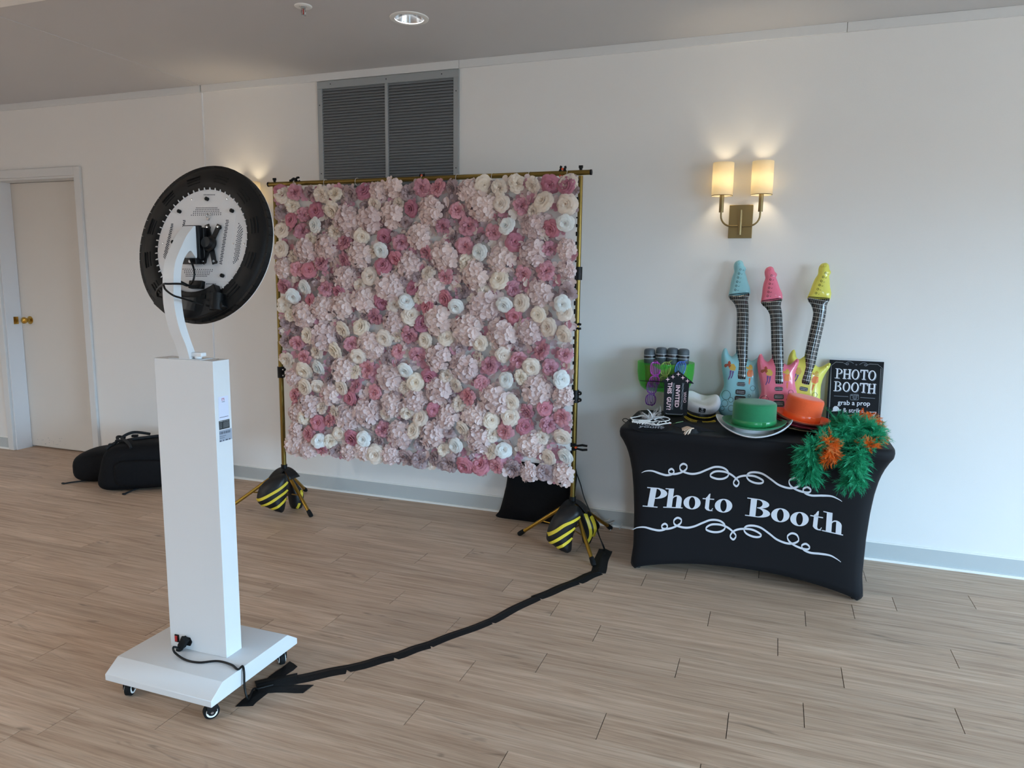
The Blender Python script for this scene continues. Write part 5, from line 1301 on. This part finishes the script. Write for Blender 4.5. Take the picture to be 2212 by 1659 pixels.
def glasses(a, b, Y, col, label, yaw=0, roll=0, sc=1.0, flip=1):
    P = on_y(ZG[0] + a * ZG[2], ZG[1] + b * ZG[2], Y)
    T = Thing('shutter_glasses', label, 'glasses', P, 'plastic shutter glasses hung on the microphones', rot=(0, R(90) * flip + roll, 0))
    T.e.rotation_mode = 'XYZ'
    T.e.rotation_euler = (Matrix.Rotation(yaw, 3, 'Z') @ Matrix.Rotation(R(90) + roll, 3, 'Y')).to_euler()
    def bow(x, y, z=0): return V(x * sc, (8.5 * x * x - z) * sc, y * sc)         # pair lies along local X, bows away from the viewer
    for s in (-1, 1):
        cx_ = s * .0375
        rim = [(cx_ + .0345 * math.copysign(abs(math.cos(t)) ** .75, math.cos(t)), .0265 * math.copysign(abs(math.sin(t)) ** .75, math.sin(t)) - (.002 if math.sin(t) < 0 else 0)) for t in np.linspace(0, 2 * math.pi, 33)]
        T.part('rim', MB().tube([bow(*p) for p in rim], .0030 * sc, 8), col, local=True)
        for i in range(5):
            y_ = -.0185 + i * .0092; hw = .0345 * (1 - abs(y_ / .0265) ** 2.6) ** .4
            T.part('slat', MB().tube([bow(cx_ + hw * q, y_) for q in (-1, -.5, 0, .5, 1)], .0022 * sc, 6), col, local=True)
        xe = s * .0735
        T.part('temple', MB().tube([bow(xe, .010), bow(xe * 1.02, .010, -.03), bow(xe * 1.0, .009, -.075), bow(xe * .98, .0, -.105)], [.004 * sc, .0035 * sc, .0032 * sc, .003 * sc], 8), col, local=True)
    T.part('bridge', MB().tube([bow(-.008, .012), bow(0, .015, .003), bow(.008, .012)], .0035 * sc, 8), col, local=True)
GY = BKY - BKD - .012
glasses(575, 740, GY - .002, 'acr_magenta', 'magenta shutter glasses hung upright on the tub above the purple pair', .25, .05, .92)
glasses(490, 1150, GY - .02, 'acr_purple', 'purple shutter glasses dangling below the tub just above the table top', .15, .06, .92)
glasses(785, 740, GY + .004, 'acr_lime', 'lime green shutter glasses hung upright on the tub beside the arrow sign', -.1, .02, .92)
glasses(1115, 730, GY + .004, 'acr_blue', 'blue shutter glasses hung upright on the tub behind the arrow sign', -.1, .05, .92)
p0, p1 = on_y(ZG[0] + 230 * ZG[2], ZG[1] + 853 * ZG[2], GY - .035), on_y(ZG[0] + 812 * ZG[2], ZG[1] + 886 * ZG[2], GY - .036)
single('prop_stick', MB().tube([p0, p0 + (p1 - p0) * .5, p1], [.0018, .0026, .0028], 8), 'black_plastic', 'thin black prop stick held crosswise in front of the glasses', 'stick', p1)

# ================================================================== arrow sign
mat('sign_black', '0F1116', .55, spec=.2); mat('sign_pink', 'E6C3C8', .5); mat('sign_grey', '8F959C', .5)
AF = Frame((-.472, GY - .075, TZ), V(.985, .17, 0).normalized(), V(-.03, .14, .99).normalized(), (0, 0, 1)); AF.ez = AF.ex.cross(AF.ey).normalized()
def ax(a, b, c_=0): return AF.px(ZG[0] + a * ZG[2], ZG[1] + b * ZG[2], c_)
ol = [ax(*p) for p in ((1100, 622), (1440, 905), (1436, 922), (1342, 912), (1290, 1600), (1270, 1625), (790, 1600), (758, 1570), (782, 885), (722, 880), (722, 866))]
AS = Thing('arrow_sign', 'black arrow sign reading WHO INVITED THIS GUY with pink stars, behind the captain hat', 'sign', AF(0, 0))
lo_ = min(p[1] for p in ol)
ol = [(a, b - lo_ * (1 if b < .03 else 0) * 1.0) for a, b in ol]
brd = AS.part('board', MB().prism(ol[::-1], -.004, 0, AF), 'sign_black')
def on_sign(fr, ax_, e): return lambda a, b: fr(*ax_(a, b, e), e)
st_ = MB()
for a, b in ((860, 826), (978, 769), (1098, 709), (1200, 786), (1302, 858)):
    q = []
    for i in range(8): r_ = 52 if i % 2 == 0 else 15; q.append((a + r_ * math.sin(i * math.pi / 4), b - r_ * math.cos(i * math.pi / 4)))
    AS.part('star', MB().flat([(a, b)] + q, [(0, 1 + i, 1 + (i + 1) % 8) for i in range(8)], on_sign(AF, ax, .0006)), 'sign_pink', under=brd, smooth=0)
def col_text(txt, x0, x1, y0, y1, slant, bold, m, sh=.0):
    v, f = text2d(txt, 1, 0, bold, 1.05); v = fit2d(v, 0, 1, 0, 1)
    mb_ = MB().flat([(x0 + (x1 - x0) * b + slant * a + sh * (a), y0 + (y1 - y0) * a) for a, b in v], f, on_sign(AF, ax, .0008))
    AS.part('lettering', mb_, m, under=brd, smooth=0)
col_text('WHO', 1215, 1280, 1105, 1345, -10, 0, 'sign_pink'); col_text('INVITED', 1045, 1140, 955, 1450, -35, .03, 'sign_pink'); col_text('THIS  GUY?', 865, 965, 890, 1510, -45, .03, 'sign_pink')
for xs_, ye in ((995, 1500), (1205, 1500)):
    for d in (-14, 0, 14):
        AS.part('line_print', MB().ribbon([(xs_ + d + 5 * math.sin(i * 1.1 + d) - 45 * i / 30, 905 + (ye - 905) * i / 30) for i in range(31)], 5, on_sign(AF, ax, .0007), 0), 'sign_grey', under=brd, smooth=0)
AS.part('line_print', MB().ribbon([tuple(p) for p in cr([(812, 1575), (840, 1598), (1000, 1605), (1170, 1608), (1195, 1590)], 5)], 9, on_sign(AF, ax, .0007)), 'sign_grey', under=brd, smooth=0)

# ================================================================== PHOTO BOOTH board against the wall
SF = Frame((.405, 4.028, TZ), V(1, .02, 0).normalized(), V(0, .135, .99).normalized(), (0, 0, 1)); SF.ez = SF.ex.cross(SF.ey).normalized()
ZS = (1780, 770, .09642)
def sx2(a, b, c_=0): return SF.px(ZS[0] + a * ZS[2], ZS[1] + b * ZS[2], c_)
tlx, trx = sx2(125, 60), sx2(1342, 132)
SG = Thing('photo_booth_sign', 'black PHOTO BOOTH grab a prop sign leaning on the wall behind the boa', 'sign', SF(0, 0))
w0, w1, ht = tlx[0], trx[0], (tlx[1] + trx[1]) / 2
mat('board_white', 'E6EAF2', .4); mat('shadow_grey', '7C8590', .5)
SG.part('board', MB().prism([(w0, 0), (w1, 0), (w1, ht), (w0, ht)], -.004, 0, SF), 'sign_black', bevel=.0006)
fc_ = SG.part('face', MB().prism([(w0, 0), (w1, 0), (w1, ht - .0015), (w0, ht - .0015)], 0, .0004, SF), 'sign_black')
SG.part('top_edge', MB().prism([(w0, ht), (w1, ht), (w1, ht + .002), (w0, ht + .002)], -.004, .0004, SF), 'board_white')
def sg(nm, mb_, m): SG.part(nm, mb_, m, under=fc_, smooth=0)
e1 = on_sign(SF, sx2, .0008); e2 = on_sign(SF, sx2, .0012)
cells = [('P', 240, 408, 268, 488), ('H', 420, 602, 283, 500), ('O', 616, 783, 296, 510), ('T', 805, 978, 300, 520), ('O', 988, 1158, 318, 532),
         ('B', 215, 385, 556, 774), ('O', 416, 578, 574, 782), ('O', 606, 772, 584, 794), ('T', 796, 970, 596, 810), ('H', 972, 1156, 612, 828)]
for ch, x0, x1, y0, y1 in cells:
    for k, (dx, dy, m_, e_) in enumerate(((16, 14, 'shadow_grey', e1), (0, 0, 'board_white', e2))):
        mb_ = MB()
        for v, f in glyph(ch, .62):
            mb_.flat(v, f, lambda a, b: e_(x0 + (x1 - x0) * a + dx + (b - .5) * 14, y1 - (y1 - y0) * b + dy + 6 * (a - .5)))
        sg('letter_shadow' if k == 0 else 'letter', mb_, m_)
for pts in ([(222, 882), (540, 900)], [(812, 918), (1140, 942)]): sg('rule_line', MB().ribbon(pts, 10, e1), 'shadow_grey')
def rr(x0, x1, y0, y1, r_, n=6):
    q = []
    for cx_, cy_, a0 in ((x1 - r_, y0 + r_, -90), (x1 - r_, y1 - r_, 0), (x0 + r_, y1 - r_, 90), (x0 + r_, y0 + r_, 180)):
        q += [(cx_ + r_ * math.cos(R(a0 + 90 * i / n)), cy_ + r_ * math.sin(R(a0 + 90 * i / n))) for i in range(n + 1)]
    return q + [q[0]]
ci = MB().ribbon(rr(588, 772, 850, 972, 22), 9, e1).ribbon([(690 + 45 * math.cos(t), 912 + 45 * math.sin(t)) for t in np.linspace(0, 6.29, 24)], 9, e1).ribbon([(690 + 22 * math.cos(t), 912 + 22 * math.sin(t)) for t in np.linspace(0, 6.29, 18)], 7, e1).ribbon([(600, 872), (645, 875)], 14, e1).ribbon([(715, 876), (765, 880)], 14, e1)
sg('camera_icon', ci, 'shadow_grey')
def hand(txt, x0, x1, y0, y1, slope, bold=.01):
    v, f = text2d(txt, 1, 0.05, bold); v = fit2d(v, 0, 1, 0, 1)
    sg('lettering', MB().flat([(x0 + (x1 - x0) * a, y1 - (y1 - y0) * b + slope * a) for a, b in v], f, e2), 'board_white')
hand('grab a prop', 302, 1030, 975, 1112, 28); hand('& strike', 418, 880, 1150, 1250, 18); hand('a pose', 500, 1000, 1310, 1410, 20)
hi = [(158, 1228), (195, 1210), (200, 1150), (235, 1112), (290, 1112), (325, 1145), (340, 1178), (392, 1195), (350, 1218), (260, 1228)]
sg('hat_icon', MB().flat([(262, 1180)] + hi, [(0, 1 + i, 1 + (i + 1) % len(hi)) for i in range(len(hi))], e1), 'board_white')
gi = MB().ribbon([tuple(p) for p in cr([(1018, 1240), (1060, 1248), (1130, 1248), (1166, 1252), (1140, 1295), (1100, 1312), (1060, 1300), (1030, 1250)], 5)], 10, e1).ribbon([(1130, 1300), (1110, 1390), (1100, 1420)], 9, e1)
sg('glasses_icon', gi, 'board_white')
for pts in ([(430, 135), (258, 125), (160, 200), (108, 1230), (90, 1480)], [(1010, 170), (1200, 180), (1302, 262), (1250, 1500)], [(160, 205), (128, 1130)], [(1270, 270), (1215, 1490)]):
    sg('border_line', MB().ribbon(pts, 7, e1), 'ink_light' if 'ink_light' in MATS else 'shadow_grey')
for mir in (0, 1):
    q = [tuple(p) for p in cr([(440, 150), (475, 165), (510, 190), (545, 180), (545, 155), (520, 160), (500, 185), (490, 150), (530, 122), (590, 118), (660, 158)], 5)]
    if mir: q = [(1450 - a, b + 24) for a, b in q]
    sg('flourish', MB().ribbon(q, 8, e1), 'shadow_grey')
sg('flourish', MB().ribbon([(695, 186), (745, 186)], 6, e1).ribbon([(720, 165), (720, 208)], 6, e1), 'shadow_grey')

# ================================================================== small props lying at the table's end
ZP = (1340, 840, .17179)
def pxz(a, b): return ZP[0] + a * ZP[2], ZP[1] + b * ZP[2]
mat('card_black', '191B1F', .6, noise=.1, nscale=30, spec=.25); mat('lace_white', 'E6E6E4', .6); mat('feather_white', 'E4E4E6', .8, trans=.3); mat('elastic', '0E0F12', .7)
mat('rose_red', 'B02A48', .6); mat('stem_green', '5C7A4E', .7); mat('tassel_cream', 'D8C2AE', .7)
q0 = on_floor(*pxz(390, 535), TZ + .003)
FF = Frame(q0, (1, 0, 0), V(0, .93, .36).normalized(), (0, -.36, .93)); FF.ez = FF.ex.cross(FF.ey)
def fx(a, b, c_=0): return FF.px(*pxz(a, b), c_)
ov = [fx(*p) for p in ((98, 462), (140, 440), (240, 424), (400, 418), (540, 432), (650, 462), (688, 496), (660, 522), (560, 536), (420, 540), (280, 532), (170, 505))]
mn = min(b for a, b in ov); ov = [(a, b - mn) for a, b in ov]; FF.o = FF.o + FF.ey * mn
FY = Thing('forever_young_sign', 'black oval Forever young card lying on the table under the lace mask', 'sign', q0)
fb_ = FY.part('board', MB().prism([tuple(p) for p in cr(ov, 4, True)][::-1], -.004, 0, FF), 'card_black')
for txt, x0, x1, y0, y1, sl in (('Forever', 264, 550, 436, 456, 24), ('young', 226, 556, 462, 489, 22)):
    v, f = text2d(txt, 1, .15, .02); v = fit2d(v, 0, 1, 0, 1)
    FY.part('lettering', MB().flat([(x0 + (x1 - x0) * a, y1 - (y1 - y0) * b + sl * a) for a, b in v], f, on_sign(FF, fx, .0008)), 'print_white', under=fb_, smooth=0)
# feather mask
q1 = on_floor(*pxz(390, 455), TZ + .035)
MF = Frame(q1, (1, 0, 0), V(0, .90, .44).normalized(), (0, -.44, .90)); MF.ez = MF.ex.cross(MF.ey)
def mx_(a, b, c_=0): return MF.px(*pxz(a, b), c_)
mp = lambda a, b, c_=.002: MF(*mx_(a, b, c_), c_)
MK = Thing('feather_mask', 'white lace eye mask with fluffy white feathers on the Forever young card', 'mask', q1 - V(0, 0, .03))
eyes = [[(130, 365), (200, 352), (270, 340), (340, 352), (395, 385), (340, 392), (260, 392), (190, 390), (150, 382)], [(430, 392), (470, 370), (540, 352), (600, 365), (622, 385), (580, 402), (500, 408)]]
brd2 = [[(128, 362), (165, 400), (150, 412), (220, 425), (300, 428), (380, 440), (470, 452), (540, 440), (640, 428)], [(150, 402), (240, 412), (330, 418), (420, 415)], [(230, 400), (300, 405), (380, 405)]]
for e_ in eyes: MK.part('lace_rim', MB().tube([mp(*p) for p in cr(e_, 4, True)] + [mp(*e_[0])], .0022, 6), 'lace_white')
for e_ in brd2: MK.part('lace_edge', MB().tube([mp(*p) for p in cr(e_, 4)], .003, 6), 'lace_white')
rg = random.Random(9)
for i in range(42):
    t = rg.random(); a = 150 + 470 * t; b = 398 + 38 * rg.random() + 18 * t
    MK.part('bead', MB().sbox(tuple(mp(a, b, .003)), (.0028, .0028, .0028), 1, 8, 6), 'lace_white')
MK.part('mask_base', MB().prism([mx_(*p) for p in ((140, 372), (270, 345), (390, 380), (500, 362), (615, 378), (600, 420), (480, 448), (380, 438), (220, 424), (160, 405))][::-1], -.0015, 0, MF), 'card_black')
def plume(m, P, d, up, L, wd, curl, n=7, rnd=rg, mi=0, barb=.9):
    d = Vector(d).normalized(); up = Vector(up); s = d.cross(up)
    if s.length < 1e-4: s = d.orthogonal()
    s.normalize(); up = s.cross(d); Q = [Vector(P)]; dd = d.copy()
    for i in range(n):
        dd = (dd + up * curl / n + s * rnd.uniform(-.12, .12)).normalized(); Q.append(Q[-1] + dd * (L / n))
    for i in range(n):
        k = math.sin(math.pi * (.12 + .8 * (i + 1) / (n + 1)))
        for sg_ in (-1, 1):
            for j in range(2):
                o = Q[i] + (Q[i + 1] - Q[i]) * (.5 * j); tp = o + (s * sg_ * wd * k * rnd.uniform(.6, 1.15) + (Q[i + 1] - Q[i]).normalized() * wd * barb * rnd.uniform(.5, 1.1) + up * wd * rnd.uniform(-.5, .5))
                e = (Q[i + 1] - Q[i]) * .42
                m.add([o, o + e, tp], [(0, 1, 2)], mi)
    return m
def vane(m, P, d, up, L, wd, curl, rnd, mi=0, n=6):
    """one soft feather: a curved, tapering vane with a split tip"""
    d = Vector(d).normalized(); s = d.cross(Vector(up))
    if s.length < 1e-4: s = d.orthogonal()
    s.normalize(); up = s.cross(d); Q = [Vector(P)]; dd = d.copy(); tw = rnd.uniform(-.5, .5)
    for i in range(n): dd = (dd + up * curl / n + s * rnd.uniform(-.1, .1)).normalized(); Q.append(Q[-1] + dd * (L / n))
    vs = []
    for i in range(n + 1):
        t = i / n; w_ = wd * (math.sin(math.pi * min(1, .08 + .92 * t)) ** .7 * (1 - .25 * t)) * rnd.uniform(.7, 1.2); a = s * math.cos(tw * t) + up * math.sin(tw * t)
        vs += [Q[i] + a * w_, Q[i] + up * wd * .25, Q[i] - a * w_ * rnd.uniform(.6, 1.1)]
    m.add(vs, [f for i in range(n) for f in ((3 * i, 3 * i + 1, 3 * i + 4, 3 * i + 3), (3 * i + 1, 3 * i + 2, 3 * i + 5, 3 * i + 4))], mi)
pm_ = MB()
for i in range(70):
    a0 = rg.uniform(-1, 1); P = mp(385 + rg.uniform(-30, 30), 375 + rg.uniform(-24, 14), .006)
    d = V(a0 * 1.2, .3, .5 - .38 * abs(a0)) + V(*(rg.uniform(-.25, .25) for _ in range(3)))
    L = rg.uniform(.03, .058) * (1.3 if a0 < -.45 else 1)
    if i % 3: plume(pm_, P, d, (0, 0, 1), L, .006, -.5, 10, rg, 0, 1.5)
    else: vane(pm_, P, d, (0, 0, 1), L, .005, -.5, rg)
for i in range(5): plume(pm_, mp(440 + i * 14, 362, .006), V(.45, .2, .35 + .16 * i), (0, 0, 1), .06, .003, .9, 8, rg, 0, 1.5)
MK.part('feathers', pm_, 'feather_white', kind='stuff', smooth=0)
el = [mp(128, 372), tuple(on_y(1358, 913, 3.80)), tuple(on_y(1350, 912, 3.79)), tuple(on_y(1345, 907, 3.79)), tuple(on_y(1351, 904, 3.80)), tuple(on_y(1360, 908, 3.80)), mp(138, 385)]
MK.part('elastic_loop', MB().tube([tuple(p) for p in cr([tuple(p) for p in el], 6)], .0022, 8), 'elastic')
# fabric rose
rb = on_floor(*pxz(632, 448), TZ + .018)
RS = Thing('fabric_rose', 'small dark pink rose with green stem on the graduation cap', 'artificial flower', rb - V(0, 0, .016))
rng.seed(5); mm = rose(5, .04)
RS.part('bloom', MB().add([rb + V(-v_.z * .011, v_.x * .011, v_.y * .011) for v_ in mm.v], mm.f), 'rose_red', smooth=180)
RS.part('stem', MB().tube([rb + V(.002, 0, 0), on_floor(*pxz(700, 428), TZ + .046), on_floor(*pxz(790, 408), TZ + .05)], .0018, 6), 'stem_green')
# graduation cap
gz = TZ + .036
gc = [on_floor(*pxz(a, b), gz + dz) for a, b, dz in ((655, 462, -.004), (800, 409, .012), (1215, 536, -.014), (905, 526, -.026))]
GC = Thing('graduation_cap', 'flat black graduation cap with cream tassel beside the white hat', 'hat', on_floor(*pxz(900, 500), TZ))
mbd = MB(); nb_ = (gc[1] - gc[0]).cross(gc[3] - gc[0]).normalized()
if nb_.z < 0: nb_ = -nb_
mbd.add(gc + [p - nb_ * .004 for p in gc], [(0, 1, 2, 3), (7, 6, 5, 4), (0, 4, 5, 1), (1, 5, 6, 2), (2, 6, 7, 3), (3, 7, 4, 0)])
gb = GC.part('mortarboard', mbd, 'card_black', bevel=.001)
gcen = sum(gc, V(0, 0, 0)) / 4
GC.part('skull_cap', MB().lathe([(.0, .006), (.04, .005), (.046, -.008), (.047, -.016)], 32, Frame((gcen.x, gcen.y + .035, gz - .02), (1, 0, 0), (0, 1, 0), (0, 0, 1))), 'card_black')
bt = on_floor(*pxz(910, 496), gz + .006)
GC.part('button', MB().sbox(tuple(bt), (.007, .007, .003), .8, 10, 6), 'tassel_cream')
for a, b in ((775, 497), (778, 512), (782, 522), (800, 560), (812, 575), (850, 572), (868, 560), (800, 530)):
    e = on_floor(*pxz(a, b), gz - .012); mid = (bt + e) / 2 + V(0, 0, .008)
    GC.part('tassel_strand', MB().tube([tuple(p) for p in cr([tuple(bt), tuple(mid), tuple(e)], 5)], .0026, 6), 'tassel_cream')

# ================================================================== feather boas
mat('boa_green', '22A576', .8, trans=.35, noise=.25, nscale=40); mat('boa_orange', 'EE7A22', .75, trans=.35, noise=.2, nscale=40); mat('boa_green_pale', '43C093', .75, trans=.4); mat('boa_orange_pale', 'F2A25C', .75, trans=.4)
def fluff(m, P, d, up, L, wd, curl, rnd, mi=0, n=9):
    """marabou plume: fine separate barbs fanning off a curving quill"""
    d = Vector(d).normalized(); s = d.cross(Vector(up))
    if s.length < 1e-4: s = d.orthogonal()
    s.normalize(); up = s.cross(d); Q = [Vector(P)]; dd = d.copy()
    for i in range(n): dd = (dd + up * curl / n + s * rnd.uniform(-.15, .15)).normalized(); Q.append(Q[-1] + dd * (L / n))
    for i in range(n):
        t = (Q[i + 1] - Q[i]).normalized(); k = wd * (.55 + .45 * math.sin(math.pi * (i + 1) / (n + 1)))
        for j in range(4):
            an = rnd.uniform(0, 6.283); q = s * math.cos(an) + up * math.sin(an) * .7
            o = Q[i] + (Q[i + 1] - Q[i]) * rnd.random(); tip = o + (q * rnd.uniform(.7, 1.1) + t * rnd.uniform(.6, 1.6)) * k
            mid = (o + tip) / 2 + q * k * .12; e = t.cross(q).normalized() * .0009
            m.add([o - e, o + e, mid + e, mid - e, tip], [(0, 1, 2, 3), (3, 2, 4)], mi)
def boa(name, label, paths, m_, n_per_m, seed, L0, L1, loc):
    rb_ = random.Random(seed); T = Thing(name, label, 'feather boa', loc)
    fm_ = MB()
    for path in paths:
        P = [Vector(p) for p in cr([tuple(on_y(x, y, Y)) for x, y, Y in path], 10)]
        T.part('core_cord', MB().tube(P, .006, 8), m_)
        Ls = sum((P[i + 1] - P[i]).length for i in range(len(P) - 1))
        for i in range(int(Ls * n_per_m)):
            k = rb_.randrange(len(P) - 1); o = P[k] + (P[k + 1] - P[k]) * rb_.random(); t = (P[k + 1] - P[k]).normalized()
            d = V(rb_.gauss(0, 1), rb_.gauss(0, 1), rb_.gauss(0, 1)); d = d - t * d.dot(t); d.normalize(); d = d + t * rb_.uniform(-.3, .7)
            L = rb_.uniform(L0, L1)
            tip = o + d.normalized() * L
            if tip.y > 3.46 and tip.z < TZ + .006: d.z = abs(d.z) * .4 + .1
            if tip.y > TY - .31 + .03 and tip.z < TZ: continue
            if tip.y > 3.455 and o.z < TZ: d.y = -abs(d.y) - .15
            upv = V(rb_.uniform(-1, 1), rb_.uniform(-1, 1), -.6)
            if rb_.random() < .13: vane(fm_, o, d, upv, L * 1.15, L * rb_.uniform(.05, .09), rb_.uniform(.6, 2.2), rb_, 1)
            else: fluff(fm_, o, d, upv, L, L * rb_.uniform(.22, .34), rb_.uniform(.3, 1.8), rb_, rb_.choice((0, 0, 0, 1)))
    T.part('feathers', fm_, [m_, m_ + '_pale'], kind='stuff', smooth=180)
boa('feather_boa', 'green feather boa draped over the table corner beside the hats', [
    [(1800, 912, 3.80), (1828, 924, 3.70), (1858, 930, 3.64), (1888, 938, 3.64), (1868, 962, 3.55), (1848, 985, 3.445), (1845, 1010, 3.43), (1842, 1042, 3.43)],
    [(1860, 925, 3.62), (1820, 945, 3.56), (1785, 955, 3.50), (1752, 972, 3.445), (1746, 1000, 3.43), (1748, 1035, 3.43)]], 'boa_green', 1500, 4, .035, .085, on_y(1830, 950, 3.55))
boa('feather_boa', 'orange feather boa tangled into the green boa on the table', [
    [(1852, 902, 3.82), (1878, 912, 3.74), (1895, 938, 3.68), (1884, 962, 3.60), (1868, 968, 3.50)],
    [(1790, 948, 3.50), (1790, 966, 3.425), (1796, 992, 3.42)]], 'boa_orange', 1200, 6, .03, .062, on_y(1880, 950, 3.6))
